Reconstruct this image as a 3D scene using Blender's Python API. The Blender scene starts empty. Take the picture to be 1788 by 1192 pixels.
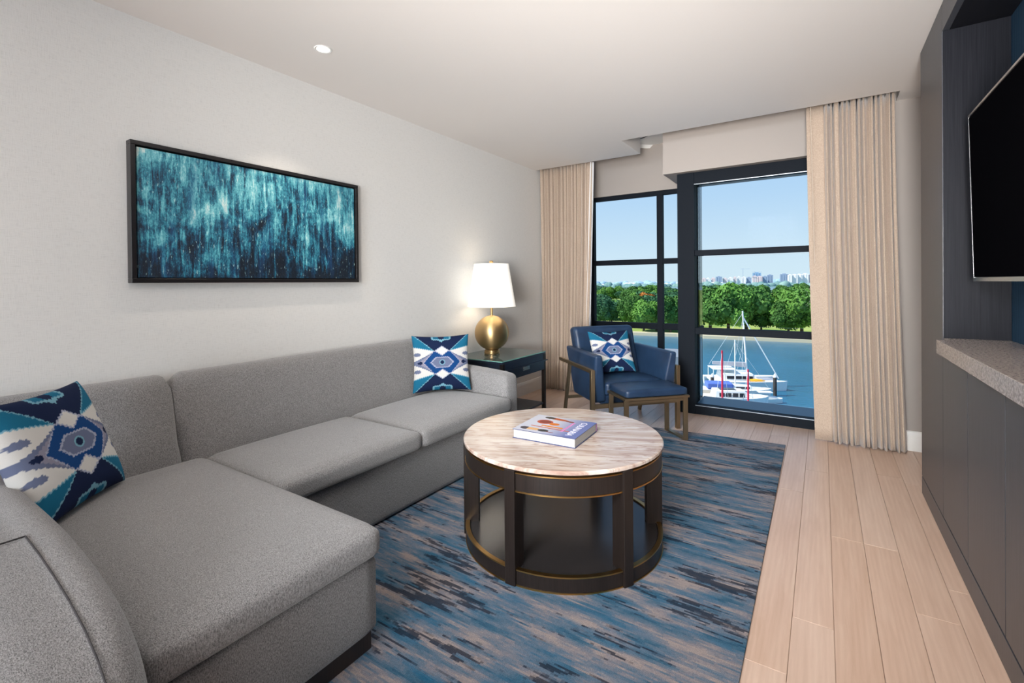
import bpy, bmesh, math, random
import numpy as np
from mathutils import Vector, Matrix
R = math.radians
random.seed(7); rng = np.random.default_rng(7)
sc = bpy.context.scene
COL = sc.collection

# ------------------------------------------------------------------ camera
cam_d = bpy.data.cameras.new('camera'); cam = bpy.data.objects.new('camera', cam_d); COL.objects.link(cam)
F = 829.302; CX = 892.6; CY = 500.34
cam_d.sensor_fit = 'HORIZONTAL'; cam_d.sensor_width = 36.0
cam_d.lens = 36.0 * F / 1788.0
cam_d.shift_x = (894 - CX) / 1788.0
cam_d.shift_y = -(596 - CY) / 1788.0
cam_d.clip_start = 0.05; cam_d.clip_end = 20000
yaw, pitch, roll = 0.579970365, -0.006572788, -0.00906247739
cy_, sy_ = math.cos(yaw), math.sin(yaw); cp, sp = math.cos(pitch), math.sin(pitch); cr, sr = math.cos(roll), math.sin(roll)
fw = Vector((-sy_ * cp, cy_ * cp, sp)); rt = Vector((cy_, sy_, 0)); up = rt.cross(fw)
r2 = cr * rt + sr * up; u2 = -sr * rt + cr * up
M = Matrix.Identity(4)
for i in range(3):
    M[i][0] = r2[i]; M[i][1] = u2[i]; M[i][2] = -fw[i]
M[2][3] = 1.30
cam.matrix_world = M
sc.camera = cam

# ------------------------------------------------------------------ view
sc.view_settings.view_transform = 'Standard'; sc.view_settings.look = 'None'
sc.view_settings.exposure = 0.14; sc.view_settings.gamma = 1.0; sc.view_settings.use_curve_mapping = False
sc.cycles.use_denoising = True
sc.cycles.max_bounces = 10; sc.cycles.diffuse_bounces = 5; sc.cycles.glossy_bounces = 4
sc.cycles.transparent_max_bounces = 12; sc.cycles.transmission_bounces = 6
sc.cycles.sample_clamp_indirect = 6.0

# ------------------------------------------------------------------ sky
def s2l(c):
    return tuple((v / 255 / 12.92) if v / 255 <= 0.04045 else ((v / 255 + 0.055) / 1.055) ** 2.4 for v in c)
world = bpy.data.worlds.new('sky'); sc.world = world; world.use_nodes = True
wn = world.node_tree; wn.nodes.clear()
wo = wn.nodes.new('ShaderNodeOutputWorld'); bg = wn.nodes.new('ShaderNodeBackground')
tc = wn.nodes.new('ShaderNodeTexCoord'); sx = wn.nodes.new('ShaderNodeSeparateXYZ'); rp = wn.nodes.new('ShaderNodeValToRGB')
wn.links.new(tc.outputs['Generated'], sx.inputs[0]); wn.links.new(sx.outputs['Z'], rp.inputs[0])
wn.links.new(rp.outputs[0], bg.inputs[0]); wn.links.new(bg.outputs[0], wo.inputs[0])
e = rp.color_ramp.elements
e[0].position = 0.0; e[0].color = (*s2l((219, 240, 250)), 1)
e[1].position = 1.0; e[1].color = (*s2l((95, 150, 215)), 1)
for p, c in ((0.05, (214, 237, 251)), (0.16, (190, 222, 250)), (0.28, (168, 208, 247)), (0.55, (130, 180, 235))):
    q = e.new(p); q.color = (*s2l(c), 1)
bg.inputs[1].default_value = 0.88

sun_d = bpy.data.lights.new('sun', 'SUN'); sun_d.energy = 6.2; sun_d.angle = R(0.6); sun_d.color = (1, 0.95, 0.86)
sun = bpy.data.objects.new('sun', sun_d); COL.objects.link(sun)
sun.rotation_euler = Vector((0.62, 0.42, -0.78)).to_track_quat('-Z', 'Y').to_euler()

def area(name, loc, size, energy, color, rot=(0, 0, 0), sy=None, spread=180):
    d = bpy.data.lights.new(name, 'AREA'); d.energy = energy; d.color = color; d.size = size
    if sy: d.shape = 'RECTANGLE'; d.size_y = sy
    d.spread = R(spread)
    o = bpy.data.objects.new(name, d); COL.objects.link(o); o.location = loc; o.rotation_euler = rot
    return o
# fill lights added at ceiling height, above or behind the camera, outside the frame
area('ceiling_fill', (-0.9, 0.5, 2.66), 0.9, 7, (1, 0.97, 0.94))
area('ceiling_fill', (-1.0, -2.5, 2.66), 1.4, 18, (1, 0.97, 0.94))
# unseen fill light added behind the camera, throwing light forward and up at the ceiling
u_ = area('uplight_fill', (0.1, -1.4, 1.1), 0.8, 62, (1, 0.96, 0.92), spread=80)
aim_ = (Vector((-1.0, 4.0, 2.7)) - u_.location).to_track_quat('-Z', 'Y').to_euler(); u_.rotation_euler = aim_
# narrow fill light added behind the camera to brighten the window end
def aim(o, t): o.rotation_euler = (Vector(t) - o.location).to_track_quat('-Z', 'Y').to_euler()
t_ = area('window_end_fill', (-0.9, -0.9, 2.5), 0.9, 34, (0.93, 0.97, 1.0), spread=62); aim(t_, (-1.1, 4.6, 0.5))
# large cool fill light added far behind the camera, no window there
area('rear_cool_fill', (0.2, -5.6, 1.5), 1.7, 255, (0.80, 0.90, 1.0), rot=(R(90), 0, R(14)), sy=2.0)

# ------------------------------------------------------------------ materials
MATS = {}
def mat(name, col=(0.5, 0.5, 0.5), rough=0.5, metal=0.0, spec=0.5, emit=None, estr=1.0):
    m = bpy.data.materials.new(name); m.use_nodes = True
    b = m.node_tree.nodes['Principled BSDF']
    b.inputs['Base Color'].default_value = (*col[:3], 1); b.inputs['Roughness'].default_value = rough
    b.inputs['Metallic'].default_value = metal; b.inputs['Specular IOR Level'].default_value = spec
    if emit: b.inputs['Emission Color'].default_value = (*emit, 1); b.inputs['Emission Strength'].default_value = estr
    MATS[name] = m
    return m
def nodes(m): return m.node_tree.nodes, m.node_tree.links, m.node_tree.nodes['Principled BSDF']
def S(*c): return s2l(c)
def coords(m, scale=(1, 1, 1), rot=(0, 0, 0), kind='Object'):
    n, l, b = nodes(m)
    t = n.new('ShaderNodeTexCoord'); mp = n.new('ShaderNodeMapping')
    mp.inputs['Scale'].default_value = scale; mp.inputs['Rotation'].default_value = rot
    l.new(t.outputs[kind], mp.inputs[0]); return mp.outputs[0]
def noise(m, vec, scale, detail=4, rough=0.5, dist=0.0):
    n, l, b = nodes(m); t = n.new('ShaderNodeTexNoise')
    t.inputs['Scale'].default_value = scale; t.inputs['Detail'].default_value = detail
    t.inputs['Roughness'].default_value = rough; t.inputs['Distortion'].default_value = dist
    if vec: l.new(vec, t.inputs['Vector'])
    return t.outputs['Fac']
def ramp(m, fac, stops, interp='LINEAR'):
    n, l, b = nodes(m); t = n.new('ShaderNodeValToRGB'); l.new(fac, t.inputs[0]); t.color_ramp.interpolation = interp
    e = t.color_ramp.elements
    while len(e) > 1: e.remove(e[-1])
    e[0].position = stops[0][0]; e[0].color = (*stops[0][1], 1)
    for p, c in stops[1:]:
        q = e.new(p); q.color = (*c, 1)
    return t.outputs[0]
def bump(m, h, strength=0.3, dist=0.01):
    n, l, b = nodes(m); t = n.new('ShaderNodeBump'); t.inputs['Strength'].default_value = strength
    t.inputs['Distance'].default_value = dist; l.new(h, t.inputs['Height']); l.new(t.outputs[0], b.inputs['Normal'])
def math_(m, op, a, bv, cv=None):
    n, l, b = nodes(m); t = n.new('ShaderNodeMath'); t.operation = op
    for i, v in enumerate((a, bv, cv)):
        if v is None: continue
        if isinstance(v, (int, float)): t.inputs[i].default_value = v
        else: l.new(v, t.inputs[i])
    return t.outputs[0]
def mix(m, fac, a, bv, mode='MIX'):
    n, l, b = nodes(m); t = n.new('ShaderNodeMix'); t.data_type = 'RGBA'; t.blend_type = mode
    def put(i, v):
        if isinstance(v, (int, float)): t.inputs[i].default_value = v
        elif isinstance(v, tuple): t.inputs[i].default_value = (*v[:3], 1)
        else: l.new(v, t.inputs[i])
    put(0, fac); put(6, a); put(7, bv)
    return t.outputs[2]
def setcol(m, c): nodes(m)[1].new(c, nodes(m)[2].inputs['Base Color'])

m_wall = mat('woven_wallcovering', S(212, 211, 208), 0.85, spec=0.2)
v = coords(m_wall, (1, 1, 1)); a1 = noise(m_wall, coords(m_wall, (30, 30, 400)), 1, 3); a2 = noise(m_wall, coords(m_wall, (400, 400, 25)), 1, 3)
h = math_(m_wall, 'ADD', a1, a2); bump(m_wall, h, 0.25, 0.002)
setcol(m_wall, ramp(m_wall, h, [(0.7, S(208, 207, 204)), (1.25, S(219, 218, 215))]))
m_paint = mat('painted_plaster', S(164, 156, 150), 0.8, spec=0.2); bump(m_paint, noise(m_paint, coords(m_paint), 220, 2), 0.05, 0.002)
m_ceil = mat('ceiling_paint', S(232, 228, 224), 0.9, spec=0.1); bump(m_ceil, noise(m_ceil, coords(m_ceil), 150, 2), 0.04, 0.002)
m_base = mat('white_trim_paint', S(232, 230, 226), 0.45)
m_frame = mat('dark_window_metal', S(22, 27, 34), 0.6, 0.0, spec=0.08); bump(m_frame, noise(m_frame, coords(m_frame), 90, 2), 0.04, 0.001)
m_sill = mat('blue_anodised_sill', S(22, 62, 88), 0.35, 0.3)
m_line = mat('bare_metal_edge', S(165, 170, 175), 0.35, 0.8)

m_oak = mat('pale_oak', S(205, 170, 140), 0.34, spec=0.45)
n, l, b = nodes(m_oak)
oi = n.new('ShaderNodeObjectInfo')
tco = n.new('ShaderNodeTexCoord'); addv = n.new('ShaderNodeVectorMath'); addv.operation = 'ADD'
cmb = n.new('ShaderNodeCombineXYZ'); l.new(math_(m_oak, 'MULTIPLY', oi.outputs['Random'], 37.0), cmb.inputs[0]); l.new(math_(m_oak, 'MULTIPLY', oi.outputs['Random'], 91.0), cmb.inputs[1])
l.new(tco.outputs['Object'], addv.inputs[0]); l.new(cmb.outputs[0], addv.inputs[1])
mp = n.new('ShaderNodeMapping'); mp.inputs['Scale'].default_value = (14, 1.0, 14); l.new(addv.outputs[0], mp.inputs[0])
g1 = noise(m_oak, mp.outputs[0], 2.2, 6, 0.6, 0.6)
mp2 = n.new('ShaderNodeMapping'); mp2.inputs['Scale'].default_value = (160, 5, 160); l.new(addv.outputs[0], mp2.inputs[0])
g2 = noise(m_oak, mp2.outputs[0], 2.0, 3, 0.6)
wv = n.new('ShaderNodeTexWave'); wv.wave_type = 'BANDS'; wv.bands_direction = 'X'; wv.inputs['Scale'].default_value = 1.1; wv.inputs['Distortion'].default_value = 9.0; wv.inputs['Detail'].default_value = 3; wv.inputs['Detail Scale'].default_value = 0.7
l.new(mp.outputs[0], wv.inputs[0])
c = ramp(m_oak, g1, [(0.25, S(196, 166, 146)), (0.5, S(212, 184, 166)), (0.75, S(224, 200, 182))])
c = mix(m_oak, math_(m_oak, 'MULTIPLY', wv.outputs['Fac'], 0.16), c, S(160, 122, 94))
c = mix(m_oak, math_(m_oak, 'MULTIPLY', g2, 0.22), c, S(150, 115, 92))
c = mix(m_oak, 0.30, c, ramp(m_oak, oi.outputs['Random'], [(0, S(202, 170, 144)), (0.5, S(216, 188, 166)), (1, S(228, 206, 188))]))
setcol(m_oak, c); bump(m_oak, g2, 0.10, 0.0015)

def wood_dark(name, base, hi, rough=0.35, ax=(60, 60, 1.5), bs=0.25):
    m = mat(name, base, rough)
    g = noise(m, coords(m, ax), 3, 5, 0.6)
    setcol(m, ramp(m, g, [(0.3, base), (0.75, hi)])); bump(m, g, bs, 0.0015)
    return m
m_cab = wood_dark('charcoal_stained_oak', S(54, 57, 64), S(78, 81, 88), 0.36, (90, 90, 1.2), 0.3)
m_cab_shade = wood_dark('charcoal_stained_oak_shaded', S(20, 21, 27), S(34, 35, 41), 0.5, (90, 90, 1.2), 0.3); m_cab_shade.node_tree.nodes['Principled BSDF'].inputs['Specular IOR Level'].default_value = 0.12  # same oak, darkened: the shade of the recess is put into the colour
m_tab = wood_dark('espresso_wood', S(25, 20, 18), S(38, 31, 28), 0.36, (60, 60, 2), 0.12)
m_tab.node_tree.nodes['Principled BSDF'].inputs['Specular IOR Level'].default_value = 0.25
m_shelf = wood_dark('espresso_wood_shelf', S(44, 41, 41), S(48, 45, 45), 0.24, (8, 2, 8), 0.0)
m_plinth = wood_dark('espresso_plinth', S(34, 26, 23), S(48, 38, 34), 0.4)
m_nav = wood_dark('blue_black_lacquer', S(26, 34, 48), S(34, 44, 60), 0.3, (60, 2, 60), 0.08)
m_teal = mat('ribbed_blue_wallcovering', S(30, 48, 66), 0.7, spec=0.1)
wv = nodes(m_teal)[0].new('ShaderNodeTexWave'); wv.bands_direction = 'Y'; wv.inputs['Scale'].default_value = 28
nodes(m_teal)[1].new(coords(m_teal), wv.inputs[0]); bump(m_teal, wv.outputs['Fac'], 0.6, 0.004)
setcol(m_teal, ramp(m_teal, wv.outputs['Fac'], [(0, S(28, 46, 64)), (1, S(52, 80, 104))]))

def fabric(name, lo, hi, scale=420, bs=0.5):
    m = mat(name, lo, 0.9, spec=0.15)
    n, l, b = nodes(m)
    b.inputs['Sheen Weight'].default_value = 0.35; b.inputs['Sheen Roughness'].default_value = 0.45
    a = noise(m, coords(m, (1, 1, 0.35)), scale, 3, 0.75)
    a_ = noise(m, coords(m, (0.35, 1, 1)), scale * 1.3, 2, 0.6)
    k = noise(m, coords(m), 6, 3)
    h = math_(m, 'ADD', math_(m, 'MULTIPLY', a, 0.6), math_(m, 'MULTIPLY', a_, 0.4))
    c = ramp(m, h, [(0.36, lo), (0.5, tuple((x + y) / 2 for x, y in zip(lo, hi))), (0.64, hi)])
    c = mix(m, math_(m, 'MULTIPLY', k, 0.12), c, tuple(x * 0.8 for x in lo))
    setcol(m, c); bump(m, h, bs, 0.003)
    return m
m_sofa = fabric('heathered_grey_upholstery', S(68, 67, 68), S(172, 170, 170), 400, 0.7)
m_curt = fabric('beige_linen_curtain', S(160, 142, 127), S(192, 173, 155), 260, 0.3)
m_sheer = mat('white_curtain_lining', S(228, 228, 228), 0.9, spec=0.1)
m_leather = mat('navy_leather', S(30, 50, 76), 0.36, spec=0.5)
g = noise(m_leather, coords(m_leather), 260, 3); bump(m_leather, g, 0.12, 0.002)
setcol(m_leather, ramp(m_leather, noise(m_leather, coords(m_leather), 7, 3), [(0.3, S(26, 44, 68)), (0.7, S(38, 60, 88))]))
m_brass = mat('antique_brass', S(176, 156, 126), 0.42, 1.0)
bump(m_brass, noise(m_brass, coords(m_brass, (4, 4, 160)), 3, 2), 0.05, 0.001)
m_gold = mat('brushed_brass', S(190, 162, 118), 0.42, 1.0)
v = noise(m_gold, coords(m_gold, (3, 3, 220)), 2, 2); bump(m_gold, v, 0.08, 0.001)
tg = nodes(m_gold)[0].new('ShaderNodeTangent'); tg.direction_type = 'RADIAL'; tg.axis = 'Z'
nodes(m_gold)[1].new(tg.outputs[0], nodes(m_gold)[2].inputs['Tangent']); nodes(m_gold)[2].inputs['Anisotropic'].default_value = 0.7; nodes(m_gold)[2].inputs['Anisotropic Rotation'].default_value = 0.25
m_goldline = mat('brass_inlay', S(186, 146, 88), 0.3, 1.0)
m_chrome = mat('satin_nickel', S(200, 200, 200), 0.25, 1.0)
m_black = mat('black_frame_lacquer', S(26, 24, 26), 0.3)
m_screen = mat('screen_glass', (0.003, 0.003, 0.004), 0.5, spec=0.0)
m_white = mat('white_plastic', S(235, 235, 232), 0.4)
m_page = mat('book_pages', S(222, 220, 214), 0.8)
v = noise(m_page, coords(m_page, (1, 1, 900)), 1, 1); setcol(m_page, ramp(m_page, v, [(0.35, S(140, 140, 137)), (0.6, S(182, 180, 176))]))
m_lens = mat('downlight_lens', (1, 1, 1), 0.4, emit=(1, 0.93, 0.82), estr=6)
m_shade = mat('white_lamp_shade', S(250, 246, 238), 0.9, emit=(1.0, 0.93, 0.83), estr=0.5)

# marble
m_marble = mat('cream_marble', S(224, 208, 196), 0.16, spec=0.3)
v0 = coords(m_marble, (1, 1, 1), (0, 0, R(-26)))
n, l, b = nodes(m_marble)
mp = n.new('ShaderNodeMapping'); mp.inputs['Scale'].default_value = (0.8, 4.4, 1); l.new(v0, mp.inputs[0])
k1 = noise(m_marble, mp.outputs[0], 2.6, 8, 0.62, 1.2)
mp2 = n.new('ShaderNodeMapping'); mp2.inputs['Scale'].default_value = (1.4, 9, 1); l.new(v0, mp2.inputs[0])
k2 = noise(m_marble, mp2.outputs[0], 2.4, 6, 0.6, 1.6)
c = ramp(m_marble, k1, [(0.26, S(146, 122, 108)), (0.4, S(168, 150, 138)), (0.5, S(184, 170, 160)), (0.62, S(194, 184, 176)), (0.8, S(178, 172, 170))])
c = mix(m_marble, ramp(m_marble, k2, [(0.0, (0, 0, 0)), (0.5, (0, 0, 0)), (0.58, (0.75, 0.75, 0.75)), (0.64, (0, 0, 0))]), c, S(138, 108, 96))
setcol(m_marble, c)
m_granite = mat('speckled_grey_granite', S(150, 142, 138), 0.22)
k = noise(m_granite, coords(m_granite), 110, 5, 0.7); k2 = noise(m_granite, coords(m_granite), 26, 3, 0.6)
c = ramp(m_granite, k, [(0.34, S(92, 84, 80)), (0.46, S(138, 130, 126)), (0.56, S(170, 162, 156)), (0.7, S(198, 192, 188))])
setcol(m_granite, mix(m_granite, math_(m_granite, 'MULTIPLY', k2, 0.4), c, S(150, 134, 128)))

# thin glass
def glass(name, tint=(1, 1, 1), ior=1.45):
    m = bpy.data.materials.new(name); m.use_nodes = True; t = m.node_tree; t.nodes.clear()
    o = t.nodes.new('ShaderNodeOutputMaterial'); mx = t.nodes.new('ShaderNodeMixShader'); fr = t.nodes.new('ShaderNodeFresnel')
    tr = t.nodes.new('ShaderNodeBsdfTransparent'); gl = t.nodes.new('ShaderNodeBsdfGlossy')
    fr.inputs[0].default_value = ior; tr.inputs[0].default_value = (*tint, 1); gl.inputs['Roughness'].default_value = 0.02
    t.links.new(fr.outputs[0], mx.inputs[0]); t.links.new(tr.outputs[0], mx.inputs[1]); t.links.new(gl.outputs[0], mx.inputs[2]); t.links.new(mx.outputs[0], o.inputs[0])
    return m
m_glass = glass('window_glass', (0.97, 0.99, 1.0), 1.03)
m_tglass = mat('green_edged_table_glass', S(84, 100, 98), 0.04, spec=0.9)  # lightened base colour carries the grey reflection of the wall
m_tglass_edge = mat('glass_edge', S(110, 160, 150), 0.15)

# painting: dripping teal paint
m_art = mat('dripping_teal_paint', S(40, 120, 140), 0.4)
n, l, b = nodes(m_art)
tcn = n.new('ShaderNodeTexCoord'); sp_ = n.new('ShaderNodeSeparateXYZ'); l.new(tcn.outputs['Generated'], sp_.inputs[0])
def vsc(sy, sz, off=0):
    mp = n.new('ShaderNodeMapping'); mp.inputs['Scale'].default_value = (1, sy, sz); mp.inputs['Location'].default_value = (off, off, off)
    l.new(tcn.outputs['Object'], mp.inputs[0]); return mp.outputs[0]
big = noise(m_art, vsc(3.2, 2.6), 1.5, 3, 0.55, 0.8)
st = noise(m_art, vsc(24, 2.6, 3), 1.5, 7, 0.68, 0.9)
st2 = noise(m_art, vsc(10, 1.2, 17), 1.5, 5, 0.6, 0.7)
fine = noise(m_art, vsc(70, 38, 9), 1.3, 6, 0.75, 1.0)
hgt = sp_.outputs['Z']
f = math_(m_art, 'ADD', math_(m_art, 'MULTIPLY', st, 0.95), math_(m_art, 'MULTIPLY', big, 1.05))
f = math_(m_art, 'ADD', f, math_(m_art, 'MULTIPLY', st2, 0.55))
f = math_(m_art, 'ADD', f, math_(m_art, 'MULTIPLY', fine, 0.62))
f = math_(m_art, 'ADD', f, math_(m_art, 'MULTIPLY', hgt, 0.36))
f = math_(m_art, 'MULTIPLY', math_(m_art, 'SUBTRACT', f, 1.49), 1.5)
c = ramp(m_art, f, [(0.10, S(14, 26, 40)), (0.26, S(18, 46, 70)), (0.38, S(24, 82, 108)), (0.50, S(44, 122, 144)), (0.62, S(84, 164, 178)), (0.76, S(124, 196, 204)), (0.94, S(206, 224, 220))])
spk = noise(m_art, vsc(90, 26, 21), 1.0, 4, 0.65)
c = mix(m_art, ramp(m_art, spk, [(0.62, (0, 0, 0)), (0.68, (0.75, 0.75, 0.75))]), c, S(178, 216, 216))
blu = noise(m_art, vsc(9, 1.5, 40), 1.5, 3, 0.5)
c = mix(m_art, ramp(m_art, blu, [(0.55, (0, 0, 0)), (0.70, (0.4, 0.4, 0.4))]), c, S(24, 74, 122))
setcol(m_art, c); bump(m_art, fine, 0.5, 0.004)

# rug
m_rug = mat('blue_space_dyed_pile', S(80, 110, 140), 0.95, spec=0.1)
n, l, b = nodes(m_rug)
tcn = n.new('ShaderNodeTexCoord'); sp_ = n.new('ShaderNodeSeparateXYZ'); l.new(tcn.outputs['Object'], sp_.inputs[0])
row = math_(m_rug, 'FLOOR', math_(m_rug, 'MULTIPLY', sp_.outputs['Y'], 125.0), 0)
wn_ = n.new('ShaderNodeTexWhiteNoise'); wn_.noise_dimensions = '1D'; l.new(row, wn_.inputs['W'])
xo = math_(m_rug, 'ADD', sp_.outputs['X'], math_(m_rug, 'MULTIPLY', wn_.outputs['Value'], 0.10))
xq = math_(m_rug, 'DIVIDE', math_(m_rug, 'FLOOR', math_(m_rug, 'MULTIPLY', xo, 75.0), 0), 75.0)
yq = math_(m_rug, 'DIVIDE', row, 125.0)
def rugv(ax, ay, off):
    cb = n.new('ShaderNodeCombineXYZ'); l.new(math_(m_rug, 'MULTIPLY', xq, ax), cb.inputs[0]); l.new(math_(m_rug, 'MULTIPLY', yq, ay), cb.inputs[1]); cb.inputs[2].default_value = off
    return cb.outputs[0]
q1 = noise(m_rug, rugv(2.6, 13, 0), 1.0, 6, 0.66, 0.2)
q2 = noise(m_rug, rugv(3.6, 19, 7), 1.0, 4, 0.6, 0.2)
q3 = noise(m_rug, rugv(6.5, 42, 13), 1.0, 3, 0.6, 0.2)
c = ramp(m_rug, q1, [(0.27, S(34, 84, 112)), (0.39, S(72, 114, 140)), (0.47, S(110, 130, 150)), (0.53, S(146, 144, 152)), (0.60, S(178, 164, 160))])
c = mix(m_rug, ramp(m_rug, q2, [(0.50, (0, 0, 0)), (0.62, (0.6, 0.6, 0.6))]), c, S(48, 116, 152))
dk = math_(m_rug, 'ADD', math_(m_rug, 'MULTIPLY', q3, 0.55), math_(m_rug, 'MULTIPLY', noise(m_rug, rugv(1.9, 9, 31), 1.0, 2, 0.5), 0.55))
c = mix(m_rug, ramp(m_rug, dk, [(0.60, (0, 0, 0)), (0.635, (0.85, 0.85, 0.85))]), c, S(38, 46, 62))
pile = noise(m_rug, tcn.outputs['Object'], 480, 2, 0.6)
c = mix(m_rug, ramp(m_rug, pile, [(0.35, (0.45, 0.45, 0.45)), (0.65, (0, 0, 0))]), c, S(20, 34, 50))
setcol(m_rug, c); bump(m_rug, pile, 0.8, 0.006)

# vertex-painted print
def vcol_mat(name, rough=0.9, bs=0.3, scale=500):
    m = mat(name, (1, 1, 1), rough, spec=0.15); n, l, b = nodes(m)
    a = n.new('ShaderNodeVertexColor'); a.layer_name = 'print'; l.new(a.outputs[0], b.inputs['Base Color'])
    bump(m, noise(m, coords(m), scale, 2), bs, 0.002); return m
m_ikat = vcol_mat('ikat_print')
m_cover = vcol_mat('glossy_printed_cover', 0.25, 0.0)

# outdoor materials
m_water = mat('harbour_water', S(16, 62, 84), 0.12, spec=0.5)
w1 = noise(m_water, coords(m_water, (0.5, 1.1, 1)), 1.4, 5, 0.65, 0.3); bump(m_water, w1, 0.55, 0.25)
setcol(m_water, ramp(m_water, noise(m_water, coords(m_water, (0.03, 0.03, 1)), 1.0, 3), [(0.3, S(28, 92, 120)), (0.7, S(40, 116, 152))]))
m_grass = mat('park_grass', S(120, 150, 70), 0.95, spec=0.1)
setcol(m_grass, ramp(m_grass, noise(m_grass, coords(m_grass), 0.06, 5, 0.6), [(0.35, S(104, 136, 62)), (0.6, S(160, 174, 96)), (0.8, S(190, 188, 122))]))
m_stone = mat('pale_seawall_stone', S(196, 186, 160), 0.9)
m_bark = mat('grey_brown_bark', S(84, 70, 56), 0.9)
def leafmat(name, lo, mid, hi):
    m = mat(name, mid, 0.7, spec=0.2); n, l, b = nodes(m)
    k = noise(m, coords(m), 0.55, 5, 0.7)
    oi = n.new('ShaderNodeObjectInfo')
    c = ramp(m, k, [(0.3, lo), (0.5, mid), (0.68, hi)])
    c = mix(m, math_(m, 'MULTIPLY', oi.outputs['Random'], 0.45), c, tuple(x * 0.55 for x in mid))
    setcol(m, c); return m
m_leafs = [leafmat('green_leaves', S(40, 76, 34), S(76, 120, 54), S(122, 160, 80)),
           leafmat('bright_green_leaves', S(58, 100, 44), S(102, 150, 64), S(150, 184, 92)),
           leafmat('blue_green_leaves', S(36, 76, 50), S(66, 112, 76), S(104, 146, 100)),
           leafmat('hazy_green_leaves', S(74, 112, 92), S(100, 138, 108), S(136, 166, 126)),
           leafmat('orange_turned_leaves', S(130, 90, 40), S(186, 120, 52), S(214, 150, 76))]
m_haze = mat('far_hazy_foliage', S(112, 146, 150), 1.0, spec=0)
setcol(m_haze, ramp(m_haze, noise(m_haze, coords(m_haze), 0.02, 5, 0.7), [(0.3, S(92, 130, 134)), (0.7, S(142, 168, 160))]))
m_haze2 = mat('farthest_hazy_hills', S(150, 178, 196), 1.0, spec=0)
m_hull = mat('white_gelcoat', S(240, 240, 238), 0.25)
m_deck = mat('cream_deck', S(226, 218, 200), 0.6)
m_dwin = mat('smoked_boat_window', S(46, 44, 50), 0.15)
m_canvas = mat('blue_boat_canvas', S(84, 112, 190), 0.8)
m_sailc = mat('grey_sail_cover', S(176, 176, 184), 0.8)
m_red = mat('red_paint', S(214, 44, 72), 0.5)
m_yel = mat('yellow_plastic', S(246, 178, 46), 0.45)
m_timber = mat('weathered_dock_timber', S(196, 182, 160), 0.85)
m_pile = mat('dark_dock_pile', S(66, 62, 60), 0.8)
m_wire = mat('rigging_wire', S(206, 210, 212), 0.4)
m_brick = mat('red_brick', S(150, 76, 56), 0.9)
bk = nodes(m_brick)[0].new('ShaderNodeTexBrick'); bk.inputs['Scale'].default_value = 3.0
bk.inputs['Color1'].default_value = (*S(158, 82, 58), 1); bk.inputs['Color2'].default_value = (*S(132, 64, 48), 1); bk.inputs['Mortar'].default_value = (*S(170, 150, 136), 1)
nodes(m_brick)[1].new(coords(m_brick, (1, 1, 1), (R(90), 0, 0)), bk.inputs[0]); setcol(m_brick, bk.outputs[0])
m_bl = [mat('city_hazy_brick_pink', S(226, 206, 206), 0.9), mat('city_hazy_concrete', S(240, 234, 234), 0.9), mat('city_hazy_blue_glass', S(136, 170, 200), 0.6), mat('city_hazy_slate', S(150, 166, 190), 0.8)]  # distance haze is mixed into these paled building colours
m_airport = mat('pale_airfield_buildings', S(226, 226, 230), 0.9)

# ------------------------------------------------------------------ object helpers
def link(o, parent=None):
    COL.objects.link(o)
    if parent is not None: o.parent = parent
    return o
def mesh_obj(name, verts, faces, m, parent=None, smooth=False, bev=0, seg=3, ang=35):
    me = bpy.data.meshes.new(name); me.from_pydata([tuple(v) for v in verts], [], faces)
    me.materials.append(m); me.update()
    o = bpy.data.objects.new(name, me); link(o, parent)
    finish(o, smooth, bev, seg, ang); return o
def finish(o, smooth, bev=0, seg=3, ang=35):
    me = o.data
    if smooth or bev:
        me.polygons.foreach_set('use_smooth', [True] * len(me.polygons))
        if smooth != 'all' and not bev: me.set_sharp_from_angle(angle=R(ang))
    if bev:
        md = o.modifiers.new('bevel', 'BEVEL'); md.width = bev; md.segments = seg; md.limit_method = 'ANGLE'; md.angle_limit = R(ang)
        w = o.modifiers.new('normals', 'WEIGHTED_NORMAL'); w.keep_sharp = False
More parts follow.
